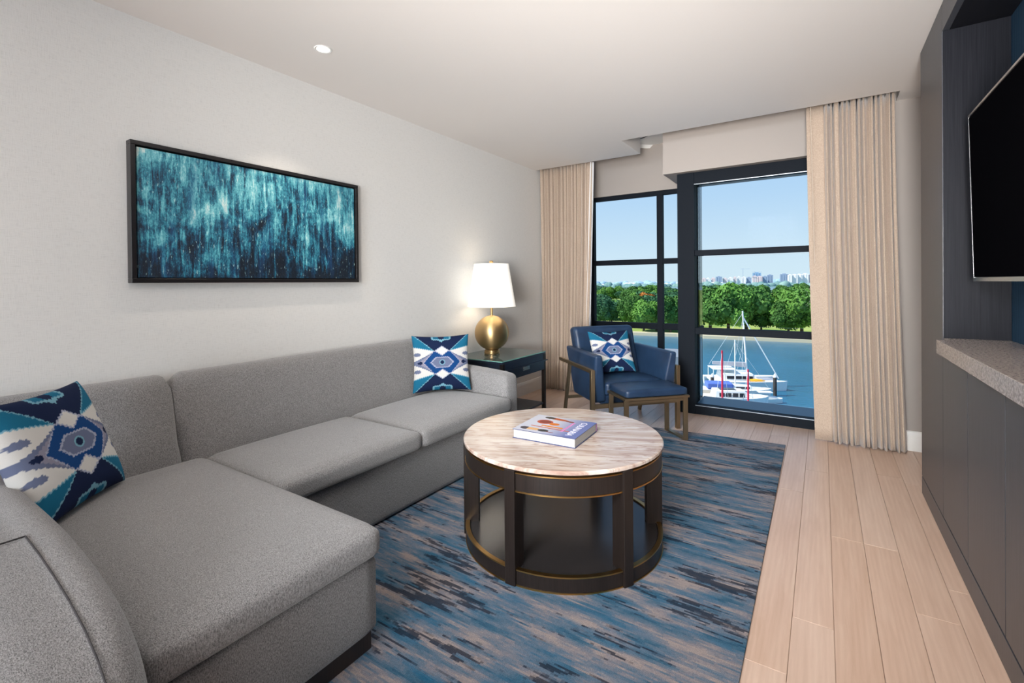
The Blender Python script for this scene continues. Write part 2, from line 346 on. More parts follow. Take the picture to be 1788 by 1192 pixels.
class MB:
    def __init__(s): s.v = []; s.f = []
    def add(s, vs, fs):
        k = len(s.v); s.v += [tuple(v) for v in vs]; s.f += [tuple(i + k for i in f) for f in fs]; return s
    def box(s, x0, x1, y0, y1, z0, z1):
        return s.add([(x0, y0, z0), (x1, y0, z0), (x1, y1, z0), (x0, y1, z0), (x0, y0, z1), (x1, y0, z1), (x1, y1, z1), (x0, y1, z1)],
                     [(0, 3, 2, 1), (4, 5, 6, 7), (0, 1, 5, 4), (1, 2, 6, 5), (2, 3, 7, 6), (3, 0, 4, 7)])
    def hexa(s, b4, t4):   # bottom ring and top ring, both counter-clockwise from above
        return s.add(list(b4) + list(t4), [(0, 3, 2, 1), (4, 5, 6, 7), (0, 1, 5, 4), (1, 2, 6, 5), (2, 3, 7, 6), (3, 0, 4, 7)])
    def tube(s, p, q, r, r2=None, n=8):
        p, q = Vector(p), Vector(q); d = (q - p).normalized(); a = d.orthogonal().normalized(); b_ = d.cross(a); r2 = r if r2 is None else r2
        vs = [p + r * (math.cos(t) * a + math.sin(t) * b_) for t in (2 * math.pi * i / n for i in range(n))] + [q + r2 * (math.cos(t) * a + math.sin(t) * b_) for t in (2 * math.pi * i / n for i in range(n))]
        fs = [(i, (i + 1) % n, n + (i + 1) % n, n + i) for i in range(n)] + [tuple(range(n))[::-1], tuple(range(n, 2 * n))]
        return s.add(vs, fs)
    def bar(s, p, q, w, h, upv=(0, 0, 1)):
        p, q = Vector(p), Vector(q); d = (q - p).normalized(); u = Vector(upv)
        a = d.cross(u).normalized() * (w / 2); c = a.cross(d).normalized() * (h / 2)
        vs = [p - a - c, p + a - c, p + a + c, p - a + c, q - a - c, q + a - c, q + a + c, q - a + c]
        return s.add(vs, [(0, 3, 2, 1), (4, 5, 6, 7), (0, 1, 5, 4), (1, 2, 6, 5), (2, 3, 7, 6), (3, 0, 4, 7)])
    def lathe(s, prof, n=48, c=(0, 0), closed=False):
        k = len(prof); vs = []
        for i in range(n):
            t = 2 * math.pi * i / n
            vs += [(c[0] + r * math.cos(t), c[1] + r * math.sin(t), z) for r, z in prof]
        fs = []
        for i in range(n):
            j = (i + 1) % n
            for a in range(k if closed else k - 1):
                b_ = (a + 1) % k
                fs.append((i * k + a, j * k + a, j * k + b_, i * k + b_))
        if not closed:
            if prof[0][0] > 1e-6: fs.append(tuple(i * k for i in range(n))[::-1])
            if prof[-1][0] > 1e-6: fs.append(tuple(i * k + k - 1 for i in range(n)))
        return s.add(vs, fs)
    def prism(s, prof, axis, a0, a1):   # prof: list of 2D points in the other two axes
        n = len(prof)
        def P(p, t):
            if axis == 'y': return (p[0], t, p[1])
            if axis == 'x': return (t, p[0], p[1])
            return (p[0], p[1], t)
        vs = [P(p, a0) for p in prof] + [P(p, a1) for p in prof]
        fs = [(i, (i + 1) % n, n + (i + 1) % n, n + i) for i in range(n)] + [tuple(range(n))[::-1], tuple(range(n, 2 * n))]
        return s.add(vs, fs)
    def build(s, name, m, parent=None, smooth=False, bev=0, seg=3, ang=35):
        o = mesh_obj(name, s.v, s.f, m, parent, smooth, bev, seg, ang)
        bm = bmesh.new(); bm.from_mesh(o.data); bmesh.ops.recalc_face_normals(bm, faces=bm.faces); bm.to_mesh(o.data); bm.free()
        return o
def empty(name, loc=(0, 0, 0), rz=0):
    o = bpy.data.objects.new(name, None); COL.objects.link(o); o.location = loc; o.rotation_euler = (0, 0, rz); o.empty_display_size = 0.1
    return o
def tag(o, label=None, cat=None, group=None, kind=None):
    if label: o['label'] = label
    if cat: o['category'] = cat
    if group: o['group'] = group
    if kind: o['kind'] = kind
    return o
def structure(o, label, cat): return tag(o, label, cat, kind='structure')
def soft_box(name, c, s, r, m, parent=None, puff=0.0, n=14, pw=2.0, bulge=0.0):
    """upholstered block: rounded box with a crowned top and slightly swollen sides"""
    bm = bmesh.new(); bmesh.ops.create_cube(bm, size=2.0)
    bmesh.ops.subdivide_edges(bm, edges=bm.edges[:], cuts=n, use_grid_fill=True)
    h = [x / 2 for x in s]
    for v_ in bm.verts:
        p = v_.co.copy(); q = []
        for i in range(3):
            t = p[i]; # concentrate vertices near the edges
            t = math.copysign(abs(t) ** 0.75, t); q.append(t * h[i])
        q = Vector(q); inner = Vector([max(-h[i] + r, min(h[i] - r, q[i])) for i in range(3)])
        d = q - inner
        if d.length > 1e-9: q = inner + d.normalized() * r
        a, b_ = q.x / h[0], q.y / h[1]
        if puff and q.z > 0: q.z += puff * (1 - abs(a) ** pw) * (1 - abs(b_) ** pw) * (q.z / h[2])
        if bulge:
            z_ = q.z / h[2]; k = 1 + bulge * (1 - z_ * z_)
            q.x *= k; q.y *= k
        v_.co = q + Vector(c)
    me = bpy.data.meshes.new(name); bm.to_mesh(me); bm.free(); me.materials.append(m)
    me.polygons.foreach_set('use_smooth', [True] * len(me.polygons))
    o = bpy.data.objects.new(name, me); link(o, parent); return o
def copy_tree(o, parent=None):
    c = o.copy(); COL.objects.link(c); c.parent = parent
    for ch in list(o.children): copy_tree(ch, c)
    return c

# ================================================================== ROOM
WX = -2.925; ZC = 2.676; RX = 1.15; YB = -6.0; YW = 5.60
o = MB().box(WX - 0.15, WX, YB, YW + 0.1, -0.12, 3.1).build('wall_left', m_wall); structure(o, 'pale grey textured wall behind the sofa', 'wall')
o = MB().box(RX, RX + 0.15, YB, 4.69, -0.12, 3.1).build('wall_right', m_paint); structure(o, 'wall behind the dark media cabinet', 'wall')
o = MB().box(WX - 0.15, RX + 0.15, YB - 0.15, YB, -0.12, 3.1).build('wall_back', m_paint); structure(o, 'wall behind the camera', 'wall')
w = MB()
w.box(WX, -1.33, YW, YW + 0.1, 2.372, 3.1)            # drywall above left window
w.box(WX, -2.46, YW, YW + 0.1, -0.12, 2.372)          # pier behind left curtain
w.box(-2.46, -1.2, YW, YW + 0.1, -0.12, 0.06)
w.box(0.40, RX + 0.15, 4.69, 4.85, -0.12, 3.1)        # pier beside right curtain
w.box(0.40, 0.5, 4.85, 5.4, -0.12, 3.1)
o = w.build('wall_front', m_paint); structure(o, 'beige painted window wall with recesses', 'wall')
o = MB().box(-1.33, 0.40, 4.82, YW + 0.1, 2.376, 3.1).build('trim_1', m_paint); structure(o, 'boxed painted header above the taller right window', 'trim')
o = MB().box(-1.212, -1.192, 5.06, YW + 0.1, -0.12, 2.376).build('trim_2', m_frame); structure(o, 'dark return between the two windows', 'trim')

# ceiling with the curtain pocket cut out
cl = MB()
cl.box(WX, RX, YB, 4.455, ZC, ZC + 0.5)
cl.box(WX, -1.625, 4.455, 5.03, ZC, ZC + 0.5)
cl.box(0.48, RX, 4.455, 4.69, ZC, ZC + 0.5)
cl.box(-1.625, 0.48, 4.455, 5.03, 3.02, 3.1)
cl.box(WX, 0.48, 5.03, YW, 3.02, 3.1)
o = cl.build('ceiling', m_ceil); structure(o, 'smooth off-white ceiling with a recessed curtain pocket', 'ceiling')

# curved curtain track hanging in the pocket
ct = empty('curtain_track', (-1.5, 5.0, 2.93)); tag(ct, 'curved white curtain track in the ceiling pocket between the windows', 'track')
ang = [(-2.86, 5.20)] + [(-1.95 + 0.0, 5.20)] + [(-1.95 + 0.5 * math.sin(t), 4.70 + 0.5 * math.cos(t)) for t in np.linspace(0.15, math.pi / 2, 10)]
ang = [(-2.86, 5.24), (-1.95, 5.24)] + [(-1.95 + 0.62 * math.sin(t), 4.62 + 0.62 * math.cos(t)) for t in np.linspace(0.15, 1.25, 9)] + [(-1.2, 4.64), (0.42, 4.62)]
for nm, w_, dz, mm in (('rail', 0.05, 0.0, m_white), ('rail', 0.04, -0.03, m_base), ('cord', 0.007, -0.05, m_black)):
    t = MB()
    for p, q in zip(ang[:-1], ang[1:]): t.bar((p[0] + 1.5, p[1] - 5.0, dz), (q[0] + 1.5, q[1] - 5.0, dz), w_, 0.02 if nm == 'rail' else 0.007)
    t.build(nm, mm, ct)
fl = MB().lathe([(0.0, 0.03), (0.36, 0.03), (0.40, 0.0), (0.40, -0.045), (0.37, -0.05), (0.35, -0.015), (0.0, -0.01)], 40, (0.02, 0.30)).build('flange', m_white, ct, smooth=True)

# baseboards
o = MB().prism([(WX, 0), (WX + 0.016, 0), (WX + 0.016, 0.12), (WX + 0.010, 0.145), (WX, 0.15)], 'y', YB, YW).build('baseboard_left', m_base); structure(o, 'white baseboard along the sofa wall', 'baseboard')
o = MB().prism([(4.69, 0), (4.674, 0), (4.674, 0.12), (4.68, 0.145), (4.69, 0.15)], 'x', 0.5, RX).build('baseboard_right', m_base); structure(o, 'white baseboard beside the right curtain', 'baseboard')

# floor
o = MB().box(WX - 0.15, RX + 0.15, YB - 0.15, 5.3, -0.12, -0.012).build('floor', m_oak); structure(o, 'pale oak plank floor', 'floor'); floor = o
fx = MB().box(WX, RX, YB, -0.6, -0.012, 0.0).build('subfloor_strip', m_oak, floor)
PW = 0.1345; x_ref = 0.0315
fixed = {0: [2.905], 1: [2.905], 2: [2.405], -1: [2.124]}
ncol0 = int(math.floor((WX - x_ref) / PW)); ncol1 = int(math.ceil((RX - x_ref) / PW))
pc = {}
def plank_mesh(L, w):
    c = 0.0012; w2, l2 = w / 2 - 0.0006, L / 2 - 0.0006
    vs = [(-w2, -l2, -0.012), (w2, -l2, -0.012), (w2, l2, -0.012), (-w2, l2, -0.012), (-w2, -l2, -c), (w2, -l2, -c), (w2, l2, -c), (-w2, l2, -c),
          (-w2 + c, -l2 + c, 0), (w2 - c, -l2 + c, 0), (w2 - c, l2 - c, 0), (-w2 + c, l2 - c, 0)]
    fs = [(0, 1, 5, 4), (1, 2, 6, 5), (2, 3, 7, 6), (3, 0, 4, 7), (4, 5, 9, 8), (5, 6, 10, 9), (6, 7, 11, 10), (7, 4, 8, 11), (8, 9, 10, 11)]
    me = bpy.data.meshes.new('plank'); me.from_pydata(vs, [], fs); me.materials.append(m_oak); return me
for i in range(ncol0, ncol1):
    x0, x1 = x_ref + i * PW, x_ref + (i + 1) * PW
    x0 = max(x0, WX); x1 = min(x1, RX)
    if x1 - x0 < 0.01: continue
    rr = random.Random(i * 31 + 5); cuts = sorted(fixed.get(i, [0.4 + rr.random() * 2.0])); k = cuts[0] - (1.3 + rr.random() * 0.6)
    while k > -0.55: cuts.insert(0, k); k -= 1.2 + rr.random() * 0.8
    k = cuts[-1] + 1.3 + rr.random() * 0.7
    while k < 5.1: cuts.append(k); k += 1.2 + rr.random() * 0.8
    cuts = [-0.6] + cuts + [5.3]
    for a, b_ in zip(cuts[:-1], cuts[1:]):
        if b_ - a < 0.03: continue
        key = (round(b_ - a, 3), round(x1 - x0, 4))
        me = pc.get(key) or pc.setdefault(key, plank_mesh(b_ - a, x1 - x0))
        p = bpy.data.objects.new('plank', me); link(p, floor); p.location = ((x0 + x1) / 2, (a + b_) / 2, 0)
o = MB().box(WX, -1.2, 5.3, YW, -0.12, 0.0).build('trim_3', m_base); structure(o, 'pale window stool behind the left curtain', 'trim')

# downlight
dl = empty('downlight', (-2.43, 1.73, ZC)); tag(dl, 'round recessed ceiling downlight shining above the painting', 'light')
MB().lathe([(0.034, -0.001), (0.046, -0.004), (0.050, 0.0), (0.046, 0.001), (0.034, 0.001)], 40, closed=True).build('trim_ring', m_white, dl, smooth=True)
MB().lathe([(0.0, -0.0015), (0.036, -0.0015), (0.036, 0.0), (0, 0)], 32).build('lens', m_lens, dl)
def spot(name, loc, target, energy, size, blend, color, rad=0.03):
    d = bpy.data.lights.new(name, 'SPOT'); d.energy = energy; d.spot_size = R(size); d.spot_blend = blend; d.color = color; d.shadow_soft_size = rad
    o = bpy.data.objects.new(name, d); COL.objects.link(o); o.location = loc
    o.rotation_euler = (Vector(target) - Vector(loc)).to_track_quat('-Z', 'Y').to_euler(); return o
# warm downlight just outside the top of the frame, above the walkway by the cabinet
spot('downlight_beam', (0.05, 1.75, 2.66), (0.10, 2.6, 0), 30, 78, 0.8, (1, 0.80, 0.62), 0.05)
spot('downlight_beam', (-2.43, 1.73, ZC - 0.02), (-2.62, 1.78, 0), 34, 84, 0.7, (1, 0.86, 0.72))

# ================================================================== WINDOWS
def pane(name, x0, x1, y, z0, z1, parent):
    return MB().box(x0, x1, y - 0.003, y + 0.003, z0, z1).build(name, m_glass, parent)
# right window (front plane y 4.896)
w1 = MB().box(-1.212, -1.052, 4.896, 5.06, 0.0, 2.376).build('window_1', m_frame); structure(w1, 'tall right window with dark metal frame projecting outwards as a shallow bay', 'window')
MB().box(-1.052, 0.40, 4.896, 5.0, 0.0, 0.086).build('bottom_rail', m_frame, w1, bev=0.004)
MB().box(-1.052, 0.40, 4.893, 4.899, 0.083, 0.089).build('sill_edge', m_line, w1)
MB().box(-1.052, 0.40, 4.896, 5.0, 2.262, 2.376).build('top_rail', m_frame, w1, bev=0.004)
MB().box(-1.052, 0.40, 4.90, 4.904, 2.255, 2.262).build('head_edge', m_line, w1)
MB().box(0.30, 0.40, 4.896, 5.3, 0.0, 2.376).build('right_post', m_frame, w1)
MB().box(-1.052, 0.30, 4.905, 4.965, 0.785, 0.850).build('cross_rail', m_frame, w1, bev=0.004)
MB().box(-1.052, 0.30, 4.905, 4.965, 1.556, 1.611).build('cross_rail', m_frame, w1, bev=0.004)
MB().add([(-1.052, 5.0, 0.086), (0.30, 5.0, 0.086), (0.30, 5.30, 0.096), (-1.052, 5.30, 0.096), (-1.052, 5.0, 0.0), (0.30, 5.0, 0.0), (0.30, 5.30, 0.0), (-1.052, 5.30, 0.0)],
         [(0, 1, 2, 3), (4, 7, 6, 5), (0, 4, 5, 1), (1, 5, 6, 2), (2, 6, 7, 3), (3, 7, 4, 0)]).build('outer_sill', m_sill, w1)
MB().box(-1.052, 0.30, 5.0, 5.34, 2.338, 2.376).build('outer_head', m_frame, w1)
MB().box(-1.085, -1.062, 5.235, 5.30, 0.0, 2.338).build('corner_post', m_frame, w1)
for z in (0.80, 1.57): MB().box(-1.062, -1.045, 5.0, 5.3, z, z + 0.04).build('side_rail', m_frame, w1)
for z0, z1 in ((0.09, 0.80), (0.84, 1.57), (1.61, 2.338)): MB().box(-1.058, -1.052, 5.0, 5.25, z0, z1).build('side_pane', m_glass, w1)
for z0, z1 in ((0.10, 0.79), (0.845, 1.56), (1.606, 2.34)): pane('pane', -1.06, 0.30, 5.30, z0, z1, w1)

# left window (plane y 5.6)
w2 = MB().box(-2.46, -1.2, YW + 0.02, YW + 0.09, 2.325, 2.372).build('window_2', m_frame); structure(w2, 'left window with dark metal frame set deeper behind the armchair', 'window')
MB().box(-2.46, -1.2, YW + 0.02, YW + 0.09, 0.06, 0.13).build('bottom_rail', m_frame, w2, bev=0.003)
MB().box(-1.627, -1.562, YW + 0.015, YW + 0.09, 0.13, 2.325).build('mullion', m_frame, w2, bev=0.003)
MB().box(-2.46, -2.42, YW + 0.02, YW + 0.09, 0.13, 2.325).build('side_jamb', m_frame, w2)
for z0, z1 in ((0.745, 0.815), (1.515, 1.578)):
    for x0, x1 in ((-2.42, -1.627), (-1.562, -1.2)):
        MB().box(x0, x1, YW + 0.02, YW + 0.085, z0, z1).build('cross_rail', m_frame, w2, bev=0.003)
for x0, x1 in ((-2.42, -1.627), (-1.562, -1.2)):
    for z0, z1 in ((0.13, 0.745), (0.815, 1.515), (1.578, 2.325)): pane('pane', x0, x1, YW + 0.055, z0, z1, w2)

# ================================================================== CURTAINS
m_wand = mat('translucent_wand_plastic', S(196, 180, 164), 0.3)
def curtain(name, label, x0t, x1t, x0b, x1b, y0, y1b, n, amp, flat=0.0, ztop=2.71, zbot=0.008, seed=1, flat_side=-1):
    root = empty(name, ((x0b + x1b) / 2, y0, 0)); tag(root, label, 'curtain')
    rr = np.random.default_rng(seed); U, V = n * 16 + 24, 26
    ph = rr.uniform(-0.7, 0.7, n + 2); am = rr.uniform(0.75, 1.15, n + 2)
    vs = []
    for j in range(V + 1):
        t = j / V                                    # 0 at the top
        z = ztop + (zbot - ztop) * t
        for i in range(U + 1):
            s = i / U
            sf = s if flat_side < 0 else 1 - s
            if sf < flat: ph_ = 0; a = 0.10; k = 0
            else: k = (sf - flat) / (1 - flat) * n; a = 1.0; ph_ = 2 * math.pi * k
            ki = int(min(k, n)); fr = k - ki
            A = amp * (am[ki] * (1 - fr) + am[min(ki + 1, n + 1)] * fr) * a
            P_ = ph_ + t * (ph[ki] * (1 - fr) + ph[min(ki + 1, n + 1)] * fr) * 0.9
            x = (x0t + (x1t - x0t) * s) * (1 - t ** 1.4) + (x0b + (x1b - x0b) * s) * t ** 1.4
            w_ = (1 - 0.25 * math.sin(math.pi * t)) * A
            yy = y0 + (y1b - y0) * t + w_ * (0.9 - 1.8 * abs(math.sin(P_ / 2)) ** 0.5) + 0.15 * w_ * math.sin(1.7 * P_ + t * 2)
            xx = x + 0.10 * amp * math.sin(P_ * 0.37 + t) * a
            zz = z + (0.006 * math.sin(P_ * 0.5) * t ** 8 if j == V else 0)
            vs.append((xx - root.location.x, yy - root.location.y, max(zz, 0.004)))
    fs = [(j * (U + 1) + i, j * (U + 1) + i + 1, (j + 1) * (U + 1) + i + 1, (j + 1) * (U + 1) + i) for j in range(V) for i in range(U)]
    o = mesh_obj('fabric_panel', vs, fs, m_curt, root, smooth='all')
    sd = o.modifiers.new('thick', 'SOLIDIFY'); sd.thickness = 0.004; sd.offset = 0
    return root
cr_ = curtain('curtain', 'wide beige pleated curtain on the right of the tall window, beside the dark cabinet', -0.105, 0.468, -0.055, 0.530, 4.565, 4.605, 13, 0.055, flat=0.2, seed=3)
MB().tube((-0.10 - cr_.location.x + 0.025, 4.505 - cr_.location.y, 2.69), (-0.10 - cr_.location.x + 0.05, 4.505 - cr_.location.y, 1.44), 0.003).build('wand', m_wand, cr_)
cl_ = curtain('curtain', 'narrow beige pleated curtain in the far left corner behind the armchair', -2.905, -2.23, -2.905, -2.33, 5.13, 5.16, 13, 0.042, flat=0.13, seed=9, flat_side=1)
MB().tube((-2.29 - cl_.location.x, 5.085 - cl_.location.y, 2.69), (-2.285 - cl_.location.x, 5.085 - cl_.location.y, 1.44), 0.003).build('wand', m_wand, cl_)
MB().add([(-2.245, 5.12, 2.70), (-2.215, 5.16, 2.70), (-2.32, 5.20, 0.01), (-2.36, 5.16, 0.01), (-2.245, 5.125, 2.70), (-2.215, 5.165, 2.70), (-2.32, 5.205, 0.01), (-2.36, 5.165, 0.01)],
         [(0, 1, 2, 3), (4, 7, 6, 5), (0, 4, 5, 1), (1, 5, 6, 2), (2, 6, 7, 3), (3, 7, 4, 0)]).build('lining', m_sheer, cl_).matrix_parent_inverse = Matrix.Translation(-cl_.location)

# ================================================================== MEDIA CABINET
cab = empty('media_cabinet', (0.503, 2.0, 0)); tag(cab, 'full-height charcoal wood media cabinet with a recessed niche along the right wall', 'cabinet')
def cb(name, x0, x1, y0, y1, z0, z1, m=m_cab, bev=0.0015, par=None):
    o = MB().box(x0 - 0.503, x1 - 0.503, y0 - 2.0, y1 - 2.0, z0, z1).build(name, m, par or cab, bev=bev, seg=2); return o
NY = 3.167; CY0 = -0.6
cb('side_panel', 0.503, RX - 0.002, NY, 3.781, 0.112, ZC - 0.002)
cb('plinth', 0.503, RX - 0.002, CY0, 3.781, 0.002, 0.106)
cb('carcass', 0.53, RX - 0.002, CY0, NY - 0.003, 0.106, 0.925, m_cab_shade)
ys = [NY, 2.684, 2.201, 1.718, 1.235, 0.752, 0.269, -0.214]
for a, b_ in zip(ys[:-1], ys[1:]): cb('door', 0.503, 0.524, b_ + 0.003, a - 0.003, 0.114, 0.918)
cb('header_panel', 0.503, 0.53, CY0, NY - 0.003, 2.533, ZC - 0.002)
cb('niche_soffit', 0.53, RX - 0.002, CY0, NY - 0.003, 2.533, 2.56, m_cab_shade)
cb('niche_side', 0.506, 0.745, NY - 0.010, NY - 0.002, 0.986, 2.533, m_cab_shade)
cb('niche_back', 0.745, 0.77, CY0, NY - 0.003, 0.986, 2.533, m_teal)
cb('niche_fill', 0.77, RX - 0.002, CY0, NY - 0.003, 0.93, 2.533, m_cab_shade)
top = MB().box(0.462, 0.744, CY0, 3.06, 0.944, 1.0095); top.box(0.505, 0.744, 3.06, NY - 0.012, 0.944, 1.0095)
o = top.build('countertop', m_granite, bev=0.003); tag(o, 'speckled grey granite countertop on the dark cabinet under the television', 'countertop')
# tidy: the cabinet tops meet the slab
tv = empty('television', (0.60, 2.335, 1.294)); tag(tv, 'wall-mounted flat screen television with thin silver rim in the dark niche', 'television')
tv.rotation_euler = (0, R(-1.3), 0)
MB().box(-0.012, 0.035, -0.677, 0.677, 0.0, 0.762).build('housing', m_black, tv, bev=0.004)
MB().box(-0.0135, -0.012, -0.667, 0.667, 0.016, 0.752).build('screen', m_screen, tv)
rim = MB()
rim.box(-0.015, 0.03, -0.679, 0.679, 0.755, 0.764).box(-0.015, 0.03, 0.673, 0.679, 0, 0.755).box(-0.015, 0.03, -0.679, -0.673, 0, 0.755).box(-0.016, 0.03, -0.679, 0.679, -0.002, 0.014)
rim.build('rim', m_chrome, tv)
MB().box(0.035, 0.155, -0.12, 0.12, 0.25, 0.5).build('wall_bracket', m_black, tv)

# ================================================================== RUG
rg = MB().hexa([(-2.35, 0.55, 0.0005), (-0.222, 0.55, 0.0005), (-0.247, 4.30, 0.0005), (-2.35, 4.13, 0.0005)], [(-2.35, 0.55, 0.012), (-0.222, 0.55, 0.012), (-0.247, 4.30, 0.012), (-2.35, 4.13, 0.012)]).build('area_rug', m_rug, bev=0.003, seg=2)
tag(rg, 'blue, grey and charcoal streaked area rug under the coffee table', 'rug')

# ================================================================== PAINTING
pt = empty('framed_painting', (WX, 1.635, 1.32)); tag(pt, 'wide abstract painting of dripping teal paint in a black frame above the sofa', 'painting')
Y0, Y1, Z1 = -0.692, 0.693, 0.716
f = MB(); t = 0.022
for a, b_, c, d in ((Y0, Y1, 0, t), (Y0, Y1, Z1 - t, Z1), (Y0, Y0 + t, t, Z1 - t), (Y1 - t, Y1, t, Z1 - t)): f.box(0.0, 0.052, a, b_, c, d)
f.build('frame', m_black, pt, bev=0.002, seg=2)
MB().box(0.0, 0.018, Y0 + t, Y1 - t, t, Z1 - t).build('backing', m_black, pt)
MB().box(0.018, 0.040, Y0 + t + 0.008, Y1 - t - 0.008, t + 0.006, Z1 - t - 0.008).build('canvas', m_art, pt)

# ================================================================== SOFA
sf = empty('sectional_sofa', (-2.3, 1.7, 0.012)); tag(sf, 'large grey woven L-shaped sofa with chaise along the left wall', 'sofa')
OFF = Vector((2.3, -1.7, -0.012))
def sb(name, x0, x1, y0, y1, z0, z1, r, puff=0, pw=2.0, bulge=0.0, n=14, m=m_sofa):
    c = Vector(((x0 + x1) / 2, (y0 + y1) / 2, (z0 + z1) / 2)) + OFF
    return soft_box(name, c, (x1 - x0, y1 - y0, z1 - z0), r, m, sf, puff, n, pw, bulge)
sb('seat_base', -2.90, -1.99, 1.15, 2.985, 0.02, 0.335, 0.02, n=8)
sb('chaise_base', -2.90, -1.325, 0.46, 1.145, 0.075, 0.345, 0.025, n=8)
MB().box(-2.80 + 2.3, -1.345 + 2.3, 0.50 - 1.7, 1.125 - 1.7, 0.0, 0.066).build('plinth', m_plinth, sf)
sb('seat_cushion', -2.62, -1.305, 0.445, 1.145, 0.345, 0.452, 0.030, 0.020, 4.0, 0.006)
sb('seat_cushion', -2.62, -1.945, 1.15, 2.022, 0.337, 0.447, 0.036, 0.022, 3.0, 0.008)
sb('seat_cushion', -2.62, -1.945, 2.026, 2.975, 0.337, 0.447, 0.036, 0.022, 3.0, 0.008)
def back(y0, y1, name='backrest'):
    """upholstered back section: leaning front, soft rolled top, rounded ends"""
    bm = bmesh.new(); prof = [(-2.905, 0.08), (-2.905, 0.5), (-2.905, 0.79), (-2.895, 0.825), (-2.872, 0.845), (-2.84, 0.852), (-2.80, 0.848), (-2.772, 0.832), (-2.752, 0.80), (-2.725, 0.72), (-2.69, 0.63), (-2.655, 0.53), (-2.625, 0.44), (-2.61, 0.34), (-2.61, 0.08)]
    cxp, czp = -2.78, 0.5; st_ = []
    N = 30
    for i in range(N + 1):
        s = i / N; y = y0 + (y1 - y0) * s
        d = min(y - y0, y1 - y); r = 0.05; k = 1.0
        if d < r: k = math.sqrt(max(0, 1 - (1 - d / r) ** 2))
        ring = []
        for (x, z) in prof:
            sh = 0.05 * (1 - k)
            dx, dz = x - cxp, z - czp; L = math.hypot(dx, dz)
            ring.append(bm.verts.new(Vector((x - dx / L * sh, y, z - dz / L * sh)) + OFF))
        st_.append(ring)
    ysamp = sorted(set([y0, y1]))
    for a, b_ in zip(st_[:-1], st_[1:]):
        for j in range(len(prof)):
            bm.faces.new((a[j], a[(j + 1) % len(prof)], b_[(j + 1) % len(prof)], b_[j]))
    bm.faces.new(st_[0][::-1]); bm.faces.new(st_[-1])
    # densify the ends
    bmesh.ops.recalc_face_normals(bm, faces=bm.faces)
    me = bpy.data.meshes.new(name); bm.to_mesh(me); bm.free(); me.materials.append(m_sofa)
    me.polygons.foreach_set('use_smooth', [True] * len(me.polygons)); me.set_sharp_from_angle(angle=R(60))
    o = bpy.data.objects.new(name, me); link(o, sf); return o
back(0.30, 1.066); back(1.070, 2.87)
# far track arm: softly crowned, rising a little to the back
def arm(name, y0, y1, prof, r=0.03, nn=8):
    vs, fs = [], []; P_ = len(prof)
    sec = []
    for k in range(nn + 1):
        t = math.pi * k / nn; sec.append(((y0 + y1) / 2 - math.cos(t) * (y1 - y0) / 2, math.sin(t)))
    ctr = (-2.3, 0.3)
    for (y, s) in sec:
        e_ = r * (1 - s)
        for i, (x, z) in enumerate(prof):
            a = Vector(prof[i - 1]); b_ = Vector(prof[(i + 1) % P_]); tn = (b_ - a).normalized(); nrm = Vector((-tn.y, tn.x))
            vs.append(Vector((x + nrm.x * e_, y, z + nrm.y * e_)) + OFF)
    for k in range(nn):
        for i in range(P_): fs.append((k * P_ + i, k * P_ + (i + 1) % P_, (k + 1) * P_ + (i + 1) % P_, (k + 1) * P_ + i))
    fs.append(tuple(range(P_))[::-1]); fs.append(tuple(nn * P_ + i for i in range(P_)))
    mb = MB().add(vs, fs); o = mb.build(name, m_sofa, sf, smooth=True, ang=50); return o
# profile counter-clockwise seen from -y: bottom-left, bottom-right, up the front, over the top to the back
pf = [(-2.90, 0.03), (-2.0, 0.03), (-1.985, 0.2), (-1.985, 0.45), (-1.987, 0.55), (-1.995, 0.585), (-2.02, 0.605), (-2.08, 0.616), (-2.25, 0.628), (-2.5, 0.64), (-2.75, 0.645), (-2.90, 0.645)]
arm('armrest', 2.98, 3.122, pf, 0.02)
